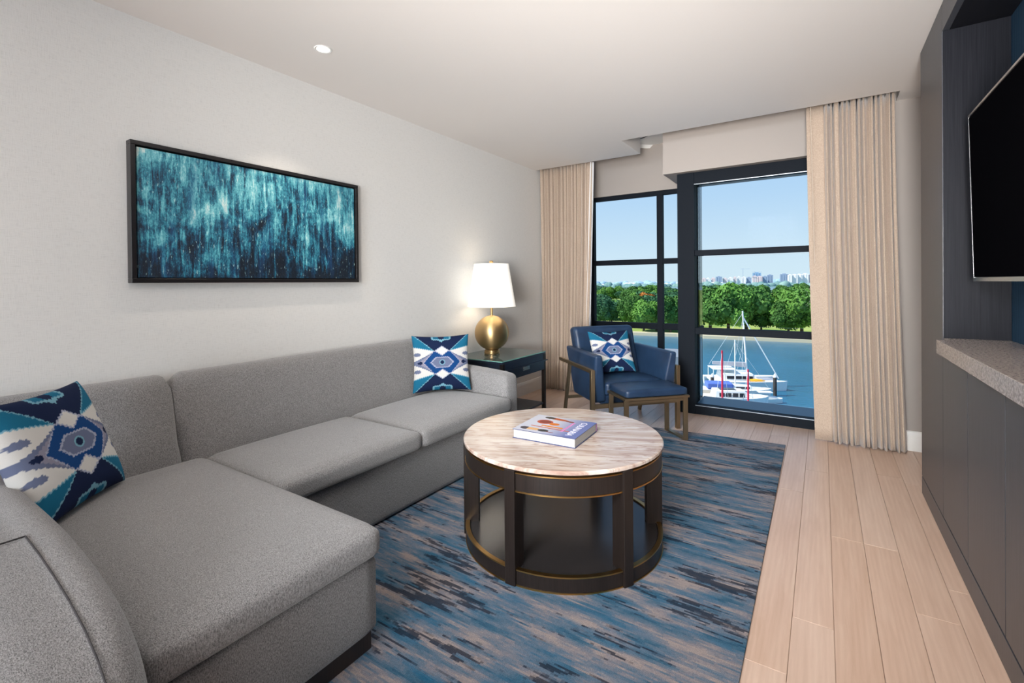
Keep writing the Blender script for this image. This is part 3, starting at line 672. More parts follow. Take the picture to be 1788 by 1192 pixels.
# near arm: thick, sloping nose (seen from outside)
def near_arm():
    NXs = 34; rows = []
    ys_ = [0.443, 0.438, 0.425, 0.40, 0.375, 0.352, 0.345, 0.30, 0.25, 0.20, 0.17, 0.16]
    dn = [0.075, 0.035, 0.012, 0.0, 0.0, 0.004, 0.010, 0.010, 0.010, 0.02, 0.05, 0.09]
    fo = [0.0, 0.03, 0.06, 0.09, 0.11, 0.125, 0.13, 0.14, 0.15, 0.15, 0.13, 0.10]   # how far the nose swells forward
    base = [(-2.90, 0.05), (-2.90, 0.35), (-2.90, 0.60), (-2.86, 0.632), (-2.5, 0.634), (-2.2, 0.634), (-1.95, 0.632), (-1.82, 0.628), (-1.70, 0.618), (-1.60, 0.603), (-1.50, 0.582), (-1.42, 0.555), (-1.36, 0.520), (-1.315, 0.475), (-1.29, 0.42), (-1.275, 0.35), (-1.27, 0.2), (-1.27, 0.05)]
    vs = []
    for y, d, f_ in zip(ys_, dn, fo):
        for i, (x, z) in enumerate(base):
            k = max(0, (x + 1.85) / 0.58) if i > 3 else 0
            zz = z - d * (1 if i > 1 else 0) * (1 if z > 0.1 else 0)
            xx = x + f_ * k * k
            vs.append(Vector((xx, y, zz)) + OFF)
    P_ = len(base); fs = []
    for k in range(len(ys_) - 1):
        for i in range(P_): fs.append((k * P_ + i, k * P_ + (i + 1) % P_, (k + 1) * P_ + (i + 1) % P_, (k + 1) * P_ + i))
    fs.append(tuple(range(P_))[::-1]); fs.append(tuple((len(ys_) - 1) * P_ + i for i in range(P_)))
    o = MB().add(vs, fs).build('armrest', m_sofa, sf, smooth=True, ang=70)
    md = o.modifiers.new('sub', 'SUBSURF'); md.levels = 1; md.render_levels = 2
    # stitched seams that outline the inset panel
    seam = MB(); pts = []
    for i in range(7, P_ - 1):
        x, z = base[i]; k = max(0, (x + 1.85) / 0.58); pts.append(Vector((x + 0.125 * k * k, 0.350, z - 0.004)) + OFF)
    pts = [pts[0] + Vector((0, -0.18, 0))] + pts
    for a, b_ in zip(pts[:-1], pts[1:]): seam.tube(a, b_, 0.0022, n=6)
    so = seam.build('seam', m_seam, sf, smooth='all')
m_seam = mat('dark_seam_thread', S(66, 64, 66), 0.95)
near_arm()

# ================================================================== PILLOWS
def ikat(u, v):
    """print colour at u,v in -1..1"""
    j = 0.016 * (abs(((v * 26) % 1) - 0.5) * 2 - 0.5) + 0.007 * math.sin(v * 131 + u * 3)
    a = abs(u) + j; b_ = abs(v) + 0.010 * math.sin(u * 90)
    navy, blue, teal, slate = S(20, 32, 62), S(20, 62, 114), S(26, 98, 128), S(98, 106, 132)
    white, grey, lite, lg = S(200, 198, 194), S(132, 130, 146), S(112, 158, 176), S(152, 158, 178)
    # centre eye
    hx = max(abs(u) / 0.36 * 0.75 + b_ / 0.19 * 0.35, b_ / 0.17)
    if abs(u) ** 2 + (v * 1.05) ** 2 < 0.0052: return navy
    if abs(u) ** 2 + (v * 1.05) ** 2 < 0.011: return lite
    e1 = a / 0.38 + max(0, b_ - 0.05) / 0.38
    if b_ < 0.17 and a / 0.38 + b_ / 0.36 < 1.0: return slate
    if b_ < 0.20 and a / 0.42 + b_ / 0.42 < 1.03: return lg
    if a / 0.22 + abs(b_ - 0.43) / 0.155 < 1: return white
    if a / 0.27 + abs(b_ - 0.43) / 0.19 < 1: return lg
    lim = 0.40 if a < 0.30 else 0.40 * (0.66 - a) / 0.36
    if b_ < lim: return blue
    if b_ < lim + 0.03 and a < 0.69: return lg
    # band above: navy between teal wedges
    if a > 0.30:
        s = (a - 0.30) / 0.70
        top1 = 0.42 + 0.14 * s; top2 = 0.42 + 0.62 * s; low = 0.42 - 0.36 * s ** 0.8
        if b_ > top2 + 0.03:
            pass
        elif b_ > top2: return lite
        elif b_ > top1 + 0.025: return teal
        elif b_ > top1: return lite
        elif b_ > low:
            if ((a - 0.88) / 0.12) ** 2 + ((b_ - 0.30) / 0.065) ** 2 < 1: return slate
            return white
        elif b_ > low - 0.09 * s - 0.02: return slate
        else:
            if ((a - 0.86) / 0.15) ** 2 + (v / 0.075) ** 2 < 1: return navy
            return grey
    # navy top with teal hexagon
    d = a / 0.42 + abs(b_ - 0.97) / 0.26
    if a < 0.34 and abs(b_ - 0.97) < 0.13 or d < 0.8:
        if a ** 2 + (b_ - 0.97) ** 2 < 0.012: return navy
        if a < 0.28 and abs(b_ - 0.97) < 0.09: return teal
        if d < 1.15: return lite
    return navy
def pillow(name, label, size, th, origin, xdir, lean, m=m_ikat, ncol=150, upoff=0.0):
    """origin = middle of the bottom edge, xdir = direction along the bottom edge, normal = xdir x up leaned back"""
    w_, h_ = size; N = ncol
    X = Vector(xdir).normalized(); nrm = X.cross(Vector((0, 0, 1))).normalized()
    Up = (Vector((0, 0, 1)) * math.cos(lean) - nrm * math.sin(lean)).normalized(); Nn = X.cross(Up).normalized()
    vs, cols = [], []
    for side in (1, -1):
        for j in range(N + 1):
            for i in range(N + 1):
                u, v_ = 2 * i / N - 1, 2 * j / N - 1
                pin = 0.07
                uu = u * (1 - pin * (1 - v_ * v_)); vv = v_ * (1 - pin * (1 - u * u))
                hgt_ = th / 2 * ((1 - u ** 4) * (1 - v_ ** 4)) ** 0.45 * (1 - 0.25 * (u * u + v_ * v_) / 2)
                hgt_ += 0.003 * math.sin(5 * u + 2 * v_) * (1 - u * u) * (1 - v_ * v_)
                p = X * (uu * w_ / 2) + Up * (vv * h_ / 2 + h_ / 2) + Nn * (hgt_ * side)
                vs.append(p)
                cols.append((*ikat(u, v_), 1.0))
    A = (N + 1) ** 2; fs = []
    for s in range(2):
        for j in range(N):
            for i in range(N):
                q = (s * A + j * (N + 1) + i, s * A + j * (N + 1) + i + 1, s * A + (j + 1) * (N + 1) + i + 1, s * A + (j + 1) * (N + 1) + i)
                fs.append(q if s == 0 else q[::-1])
    me = bpy.data.meshes.new(name); me.from_pydata([tuple(v) for v in vs], [], fs); me.materials.append(m)
    ca = me.color_attributes.new('print', 'FLOAT_COLOR', 'POINT'); ca.data.foreach_set('color', np.array(cols, dtype=np.float32).ravel())
    me.polygons.foreach_set('use_smooth', [True] * len(me.polygons))
    bm = bmesh.new(); bm.from_mesh(me); bmesh.ops.remove_doubles(bm, verts=bm.verts, dist=0.00005); bm.to_mesh(me); bm.free()
    o = bpy.data.objects.new(name, me); COL.objects.link(o); o.location = origin; tag(o, label, 'pillow'); return o
pillow('throw_pillow', 'blue and white ikat pillow at the near left end of the sofa', (0.47, 0.47), 0.15,
       (-2.36, 0.62, 0.468), (-0.682, 0.731, 0), R(22))
pillow('throw_pillow', 'blue and white ikat pillow in the far corner of the sofa by the lamp', (0.45, 0.44), 0.14,
       (-2.452, 2.762, 0.472), (0.667, 0.745, 0), R(14))

# ================================================================== COFFEE TABLE
TC = (-1.13, 2.186)
tb = empty('coffee_table', (TC[0], TC[1], 0.012)); tag(tb, 'round espresso wood coffee table with cream marble top and open lower shelf', 'table')
MB().lathe([(0, 0.494), (0.498, 0.494), (0.503, 0.498), (0.503, 0.509), (0.498, 0.513), (0, 0.513)], 96).build('marble_top', m_marble, tb, smooth=True)
MB().lathe([(0.470, 0.405), (0.494, 0.405), (0.494, 0.484), (0.470, 0.484)], 96, closed=True).build('apron', m_tab, tb, smooth=True)
MB().lathe([(0.0, 0.484), (0.46, 0.484), (0.46, 0.494), (0, 0.494)], 64).build('top_spacer', m_black, tb, smooth=True)
for z0, z1, nm in ((0.401, 0.407, 'brass_band'), (0.480, 0.485, 'brass_band'), (0.066, 0.072, 'brass_band'), (0.000, 0.006, 'brass_band')):
    MB().lathe([(0.476, z0), (0.497, z0), (0.497, z1), (0.476, z1)], 96, closed=True).build(nm, m_goldline, tb, smooth=True)
MB().lathe([(0.0, 0.05), (0.478, 0.05), (0.478, 0.064), (0, 0.064)], 96).build('lower_shelf', m_shelf, tb, smooth=True)
MB().lathe([(0.470, 0.006), (0.494, 0.006), (0.494, 0.066), (0.470, 0.066)], 96, closed=True).build('base_ring', m_tab, tb, smooth=True)
for k in range(6):
    a = R(31 + 60 * k); o = MB().box(0.428, 0.506, -0.0255, 0.0255, 0.0, 0.494).build('leg', m_tab, tb, bev=0.003); o.rotation_euler = (0, 0, a)

# ================================================================== BOOK
bk_ = empty('cookbook', (-1.146, 2.15, 0.5252), R(3)); tag(bk_, 'thick hardback cookbook with blue cover lying on the marble coffee table', 'book')
BW, BD, BH = 0.338, 0.292, 0.046
MB().box(-BW / 2 + 0.004, BW / 2 - 0.004, -BD / 2 + 0.005, BD / 2 - 0.004, 0.003, BH - 0.003).build('page_block', m_page, bk_)
m_navycover = mat('dark_blue_board', S(52, 62, 104), 0.4)
MB().box(-BW / 2, BW / 2, -BD / 2, BD / 2, 0.0, 0.003).build('back_cover', m_navycover, bk_)
MB().box(-BW / 2, BW / 2, BD / 2 - 0.003, BD / 2 + 0.003, 0.003, BH - 0.003).build('spine', mat('plum_spine', S(96, 60, 96), 0.4), bk_, bev=0.001)
# front cover with printed picture (vertex colours)
NX_, NY_ = 150, 130; vs = []; cols = []
def ell(x, y, cx, cy, rx, ry, rot=0):
    c_, s_ = math.cos(R(rot)), math.sin(R(rot)); dx, dy = x - cx, y - cy; X_, Y_ = dx * c_ + dy * s_, -dx * s_ + dy * c_
    return (X_ / rx) ** 2 + (Y_ / ry) ** 2 < 1
def cover_col(s, t):   # s along x 0..1 (title side is s=1), t along y 0..1
    c = np.array(S(208, 210, 222)); c2 = np.array(S(104, 120, 176)); k = min(1, max(0, (s - 0.42) / 0.45)); k = min(1, k + 0.25 * max(0, 0.5 - t))
    c = c * (1 - k) + c2 * k
    if ell(s, t, 0.14, 0.16, 0.08, 0.07): c = S(70, 62, 72)
    if 0.18 < s < 0.36 and 0.10 < t < 0.22: c = S(224, 176, 120)
    if ell(s, t, 0.44, 0.15, 0.085, 0.06): c = S(48, 50, 52)
    if 0.5 < s < 0.62 and 0.10 < t < 0.13: c = S(150, 80, 60)
    if 0.16 < s < 0.80 and abs(t - (0.34 - 0.06 * s)) < 0.02: c = S(196, 112, 88)
    if 0.3 < s < 0.66 and abs(t - (0.42 - 0.03 * s)) < 0.032: c = S(228, 140, 60)
    if ell(s, t, 0.28, 0.62, 0.13, 0.12): c = S(186, 84, 60)
    if ell(s, t, 0.28, 0.63, 0.10, 0.085): c = S(140, 66, 54)
    if ell(s, t, 0.46, 0.56, 0.085, 0.07): c = S(214, 120, 50)
    if ell(s, t, 0.40, 0.87, 0.20, 0.055, -8): c = S(176, 84, 46)
    if ell(s, t, 0.26, 0.89, 0.09, 0.06): c = S(62, 60, 56)
    if ell(s, t, 0.62, 0.82, 0.08, 0.035, -10): c = S(130, 66, 60)
    return np.array(c[:3]) * 0.78
for j in range(NY_ + 1):
    for i in range(NX_ + 1):
        s, t = i / NX_, j / NY_; vs.append((-BW / 2 + BW * s, -BD / 2 + BD * t, BH)); cols.append((*cover_col(s, t)[:3], 1))
A = len(vs); k = [0, NX_, A - 1, A - 1 - NX_]
fs = [(j * (NX_ + 1) + i, j * (NX_ + 1) + i + 1, (j + 1) * (NX_ + 1) + i + 1, (j + 1) * (NX_ + 1) + i) for j in range(NY_) for i in range(NX_)]
me = bpy.data.meshes.new('front_cover'); me.from_pydata(vs, [], fs); me.materials.append(m_cover)
ca = me.color_attributes.new('print', 'FLOAT_COLOR', 'POINT'); ca.data.foreach_set('color', np.array(cols, dtype=np.float32).ravel())
o = bpy.data.objects.new('front_cover', me); link(o, bk_)
MB().box(-BW / 2, BW / 2, -BD / 2, BD / 2, BH - 0.003, BH - 0.0003).build('front_board', m_navycover, bk_)
def text(name, s, size, loc, rz, m, parent, ext=0.0002, sx=1.0):
    cu = bpy.data.curves.new(name, 'FONT'); cu.body = s; cu.size = size; cu.extrude = ext; cu.align_x = 'CENTER'; cu.align_y = 'CENTER'; cu.resolution_u = 3
    ob = bpy.data.objects.new(name, cu); dg = bpy.context.evaluated_depsgraph_get; COL.objects.link(ob)
    bpy.context.view_layer.update(); me = bpy.data.meshes.new_from_object(ob.evaluated_get(dg())); bpy.data.objects.remove(ob)
    me.materials.clear(); me.materials.append(m); o = bpy.data.objects.new(name, me); link(o, parent); o.location = loc; o.rotation_euler = (0, 0, rz); o.scale = (sx, 1, 1); return o
m_ink = mat('pale_title_ink', S(226, 226, 236), 0.4); m_pink = mat('pink_script_ink', S(214, 112, 176), 0.4)
text('title', 'CULINARIA', 0.046, (0.118, -0.002, BH + 0.0004), R(-90), m_ink, bk_, sx=0.98)
sc_ = MB(); pp = [(0.070 + 0.006 * math.sin(k * 1.9) - 0.00008 * k, 0.085 - 0.0042 * k, BH + 0.0006) for k in range(40)]
for a, b_ in zip(pp[:-1], pp[1:]): sc_.bar(a, b_, 0.0035, 0.0004)
sc_.build('pink_script', m_pink, bk_)

# ================================================================== SIDE TABLE
st = empty('side_table', (-2.60, 3.765, 0)); tag(st, 'dark blue-black side table with glass top and one drawer beside the sofa arm', 'table')
sx0, sx1, sy0, sy1 = -0.29, 0.285, -0.385, 0.385
MB().box(sx0, sx1, sy0, sy1, 0.600, 0.6165).build('table_top', m_nav, st, bev=0.002)
MB().box(sx0, sx1, sy0, sy1, 0.617, 0.625).build('glass_top', m_tglass, st, bev=0.001)
MB().box(sx1 - 0.0005, sx1 + 0.0015, sy0, sy1, 0.6172, 0.6248).build('glass_edge', m_tglass_edge, st)
MB().box(sx0, sx1 + 0.0015, sy0 - 0.0015, sy0 + 0.0005, 0.6172, 0.6248).build('glass_edge', m_tglass_edge, st)
MB().box(sx0 + 0.02, sx1 - 0.004, sy0 + 0.02, sy1 - 0.01, 0.45, 0.600).build('apron', m_nav, st, bev=0.002)
MB().box(sx1 - 0.006, sx1 + 0.012, sy0 + 0.01, sy1 + 0.025, 0.531, 0.541).build('rail', m_nav, st)
dr = MB().box(sx1 - 0.02, sx1 + 0.006, sy0 + 0.035, sy1 - 0.04, 0.448, 0.530).build('drawer', m_nav, st, bev=0.002)
MB().box(sx1 + 0.006, sx1 + 0.014, -0.055, 0.055, 0.497, 0.529).build('handle', m_chrome, dr, bev=0.001)
for x in (sx0 + 0.02, sx1 - 0.014):
    for y in (sy0 + 0.02, sy1 - 0.018): MB().box(x - 0.016, x + 0.016, y - 0.016, y + 0.016, 0.0, 0.60).build('leg', m_tab, st, bev=0.001)
MB().box(sx0 + 0.02, sx1 - 0.01, sy0 + 0.02, sy1 - 0.02, 0.10, 0.118).build('lower_shelf', m_nav, st, bev=0.002)

# ================================================================== LAMP
lp = empty('table_lamp', (-2.675, 3.735, 0.6255)); tag(lp, 'brass globe table lamp with lit white tapered shade on the side table', 'lamp')
MB().lathe([(0, 0), (0.074, 0), (0.076, 0.004), (0.076, 0.018), (0.072, 0.022), (0.072, 0.034), (0.068, 0.038), (0.0, 0.038)], 48).build('base', m_gold, lp, smooth=True)
pr = [(0.166 * math.cos(t), 0.202 + 0.168 * math.sin(t)) for t in np.linspace(-math.pi / 2 + 0.02, math.pi / 2 - 0.02, 40)]
MB().lathe(pr, 64).build('globe', m_gold, lp, smooth='all')
MB().lathe([(0.012, 0.365), (0.012, 0.44), (0.02, 0.44), (0.02, 0.50), (0.0, 0.50)], 20).build('stem', m_gold, lp, smooth=True)
MB().lathe([(0.232, 0.455), (0.229, 0.455), (0.163, 0.865), (0.166, 0.865)], 72, closed=True).build('shade', m_shade, lp, smooth=True)
sp_m = MB()
for k in range(3):
    a = 2 * math.pi * k / 3; sp_m.tube((0, 0, 0.862), (0.164 * math.cos(a), 0.164 * math.sin(a), 0.862), 0.002, n=6)
sp_m.build('spider', m_chrome, lp)
MB().lathe([(0, 0.85), (0.006, 0.85), (0.006, 0.873), (0.016, 0.876), (0.02, 0.885), (0.016, 0.896), (0.0, 0.90)], 24).build('finial', m_gold, lp, smooth=True)
MB().lathe([(0, 0.50), (0.016, 0.51), (0.03, 0.55), (0.03, 0.58), (0.018, 0.61), (0, 0.62)], 20).build('bulb', m_lens, lp, smooth='all')
d = bpy.data.lights.new('lamp_bulb', 'POINT'); d.energy = 1.1; d.color = (1, 0.84, 0.66); d.shadow_soft_size = 0.05
lo = bpy.data.objects.new('lamp_bulb', d); COL.objects.link(lo); lo.location = (-2.675, 3.735, 1.26)

# ================================================================== ARMCHAIR  (u to the sitter's... along the front edge, v to the back)
ach = empty('armchair', (-1.632, 3.73, 0.0), R(48)); tag(ach, 'navy leather armchair with slim brass frame in front of the left window', 'armchair')
W_, D_ = 0.82, 0.74
fm = m_brass
for sgn, u in ((0, 0.0), (1, W_)):
    uu = u
    MB().bar((uu, 0.0, 0.0), (uu, 0.0, 0.56), 0.034, 0.034, (0, 1, 0)).build('leg', fm, ach, bev=0.001)
    MB().bar((uu, 0.50, 0.545), (uu, 0.66, 0.0), 0.024, 0.036, (0, 1, 0)).build('leg', fm, ach, bev=0.001)
    MB().bar((uu, -0.018, 0.548), (uu, 0.76, 0.548), 0.026, 0.03).build('side_rail', fm, ach, bev=0.001)
MB().bar((0, 0, 0.25), (W_, 0, 0.25), 0.024, 0.036).build('cross_rail', fm, ach, bev=0.001)
MB().bar((0, 0.60, 0.20), (W_, 0.60, 0.20), 0.024, 0.03).build('cross_rail', fm, ach, bev=0.001)
def taper(name, b4, t4, m, parent, bev=0.02, seg=4): return MB().hexa(b4, t4).build(name, m, parent, bev=bev, seg=seg)
# arms: tapered slabs, thick at the bottom, thin at the top
for s in (0, 1):
    ox0, ox1 = (0.018, 0.145) if s == 0 else (W_ - 0.145, W_ - 0.018)
    tx0, tx1 = (0.018, 0.085) if s == 0 else (W_ - 0.085, W_ - 0.018)
    taper('arm', [(ox0, 0.03, 0.27), (ox1, 0.03, 0.27), (ox1, 0.46, 0.27), (ox0, 0.46, 0.27)], [(tx0, -0.03, 0.685), (tx1, -0.03, 0.685), (tx1, 0.66, 0.69), (tx0, 0.66, 0.69)], m_leather, ach, 0.022)
taper('backrest', [(0.10, 0.40, 0.27), (W_ - 0.10, 0.40, 0.27), (W_ - 0.10, 0.56, 0.27), (0.10, 0.56, 0.27)], [(0.085, 0.62, 0.875), (W_ - 0.085, 0.62, 0.875), (W_ - 0.085, 0.755, 0.86), (0.085, 0.755, 0.86)], m_leather, ach, 0.045, 5)
MB().box(0.10, W_ - 0.10, 0.04, 0.45, 0.25, 0.33).build('seat_pan', m_leather, ach, bev=0.015)
soft_box('seat_cushion', (W_ / 2, 0.235, 0.385), (W_ - 0.255, 0.47, 0.115), 0.028, m_leather, ach, 0.016, 12, 2.5)
# pillow on the chair
ca_, sa_ = math.cos(R(48)), math.sin(R(48))
def CH(u, v, z): return (-1.632 + u * ca_ - v * sa_, 3.73 + u * sa_ + v * ca_, z)
pillow('throw_pillow', 'blue and white ikat pillow resting on the navy armchair', (0.42, 0.41), 0.12, CH(0.375, 0.30, 0.462), (ca_, sa_, 0), R(24), ncol=110)

# ottoman
ot = empty('ottoman', (-1.221, 3.918, 0.0122), R(46.2)); tag(ot, 'small navy leather ottoman with brass sled legs in front of the armchair', 'ottoman')
soft_box('cushion', (0, 0, 0.402), (0.545, 0.325, 0.062), 0.018, m_leather, ot, 0.008, 12, 3)
MB().box(-0.285, 0.285, -0.165, 0.165, 0.352, 0.371).build('seat_frame', m_brass, ot, bev=0.001)
for s in (-1, 1):
    u = s * 0.262
    for v_ in (-0.14, 0.14): MB().bar((u, v_, 0.0), (u, v_, 0.352), 0.038, 0.016, (0, 1, 0)).build('leg', m_brass, ot, bev=0.001)
    MB().box(u - 0.019, u + 0.019, -0.132, 0.132, 0.0, 0.014).build('runner', m_brass, ot, bev=0.001)
for v_ in (-0.14, 0.14): MB().bar((-0.26, v_, 0.335), (0.26, v_, 0.335), 0.014, 0.02).build('apron_rail', m_brass, ot)

# ================================================================== OUTDOORS
G = -18.7; LZ = G + 1.0
o = MB().box(-900, 700, 9, 182, G - 2, G).build('harbour_water', m_water); tag(o, 'blue harbour water beyond the windows', 'water', kind='structure')
# park ground with a hand-laid shore line
shore = [(-900, 150), (-300, 160), (-120, 170), (-60.2, 175.8), (-44.4, 177.9), (-35, 176.9), (-3.7, 180.1), (60, 183), (300, 190), (700, 200)]
def strip(name, near, far, m, label, cat, z0, thick=3):
    n_ = len(near); vs = [(x, y, z0) for x, y in near] + [(x, y, z0) for x, y in far] + [(x, y, z0 - thick) for x, y in near] + [(x, y, z0 - thick) for x, y in far]
    fs = [(i, i + 1, n_ + i + 1, n_ + i) for i in range(n_ - 1)] + [(2 * n_ + i, 3 * n_ + i, 3 * n_ + i + 1, 2 * n_ + i + 1) for i in range(n_ - 1)] + [(i, 2 * n_ + i, 2 * n_ + i + 1, i + 1) for i in range(n_ - 1)] + [(n_ + i, n_ + i + 1, 3 * n_ + i + 1, 3 * n_ + i) for i in range(n_ - 1)]
    fs += [(0, n_, 3 * n_, 2 * n_), (n_ - 1, 3 * n_ - 1, 4 * n_ - 1, 2 * n_ - 1)]
    o = MB().add(vs, fs).build(name, m); structure(o, label, cat); return o
strip('park_ground', [(x, y + 4.5) for x, y in shore], [(x * 3.4, 1150) for x, y in shore], m_grass, 'grassy park across the water', 'ground', LZ)
strip('seawall_path', shore, [(x, y + 4.5) for x, y in shore], m_stone, 'pale seawall path along the far bank', 'seawall', LZ + 0.05)
strip('river', [(x * 3.4, 1150) for x, y in shore], [(x * 5, 1900) for x, y in shore], m_water, 'distant river behind the park', 'water', LZ - 0.8)
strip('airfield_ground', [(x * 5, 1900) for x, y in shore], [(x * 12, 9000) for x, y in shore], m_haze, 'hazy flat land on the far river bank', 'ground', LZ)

# ---- trees
def crown_mesh(seed, leaf_n=5200, blobs=15, sz=1.0):
    r = np.random.default_rng(seed); V = []; Fc = []
    cs = []
    for k in range(blobs):
        th = r.uniform(0, 2 * math.pi); ph = r.uniform(-0.35, 1.0); rad = r.uniform(0.25, 0.78)
        cs.append((rad * math.cos(th), rad * math.sin(th), 0.62 * ph * math.sqrt(max(0.05, 1 - rad * rad * 0.8)) + 0.05, r.uniform(0.26, 0.44)))
    cs.append((0, 0, 0.1, 0.62)); cs.append((0, 0, 0.45, 0.42))
    cs = np.array(cs)
    # inner lumps
    t = (1 + 5 ** 0.5) / 2
    bm = bmesh.new(); bmesh.ops.create_icosphere(bm, subdivisions=2, radius=1.0)
    iv = np.array([v.co[:] for v in bm.verts]); ifc = [tuple(v.index for v in f.verts) for f in bm.faces]; bm.free()
    for c in cs:
        k = len(V); nz = 1 + r.uniform(-0.12, 0.12, len(iv)); pts = iv * (c[3] * 0.82) * nz[:, None] + c[:3]
        V += pts.tolist(); Fc += [tuple(i + k for i in f) for f in ifc]
    # leaf clumps on the surface
    pick = r.choice(len(cs), leaf_n, p=cs[:, 3] ** 2 / (cs[:, 3] ** 2).sum())
    dirs = r.normal(size=(leaf_n, 3)); dirs /= np.linalg.norm(dirs, axis=1)[:, None]; dirs[:, 2] = np.where(r.random(leaf_n) < 0.5, np.abs(dirs[:, 2]), dirs[:, 2])
    P_ = cs[pick, :3] + dirs * (cs[pick, 3] * r.uniform(0.9, 1.1, leaf_n))[:, None]
    keep = P_[:, 2] > -0.42
    for p, d_ in zip(P_[keep], dirs[keep]):
        nrm = d_ + r.normal(size=3) * 0.55; nrm /= np.linalg.norm(nrm); a = np.cross(nrm, r.normal(size=3)); a /= np.linalg.norm(a) + 1e-9; b2 = np.cross(nrm, a)
        s = 0.044 * sz * r.uniform(0.6, 1.4); k = len(V)
        V += [(p - a * s - b2 * s * 0.7).tolist(), (p + a * s - b2 * s * 0.5).tolist(), (p + a * s * 0.8 + b2 * s).tolist(), (p - a * s * 0.9 + b2 * s * 0.8).tolist()]
        Fc.append((k, k + 1, k + 2, k + 3))
    return V, Fc
crowns = {}
def crown_for(kind, leaf):
    key = (kind, leaf)
    if key not in crowns:
        V, Fc = crown_data[kind]; me = bpy.data.meshes.new('crown'); me.from_pydata(V, [], Fc); me.materials.append(m_leafs[leaf]); crowns[key] = me
    return crowns[key]
crown_data = [crown_mesh(s) for s in (1, 2, 3, 4, 5)]
tm = bpy.data.meshes.new('trunk'); _t = MB().tube((0, 0, 0), (0, 0, 0.5), 0.035, 0.024, 7).tube((0, 0, 0.38), (0.16, 0.05, 0.62), 0.018, 0.01, 6).tube((0, 0, 0.4), (-0.14, -0.06, 0.62), 0.016, 0.01, 6)
tm.from_pydata(_t.v, [], _t.f); tm.materials.append(m_bark)
def tree(x, y, h, w_, leaf, label, group=None, seed=0):
    r = random.Random(seed * 7 + int(x * 13 + y * 5)); root = empty('tree', (x, y, LZ), r.random() * 6.28)
    tag(root, label, 'tree', group)
    c = bpy.data.objects.new('crown', crown_for(r.randrange(5), leaf)); link(c, root); c.location = (0, 0, h * 0.42); c.scale = (w_ * 0.74, w_ * 0.74, h * 0.59)
    t_ = bpy.data.objects.new('trunk', tm); link(t_, root); t_.scale = (h, h, h)
    return root
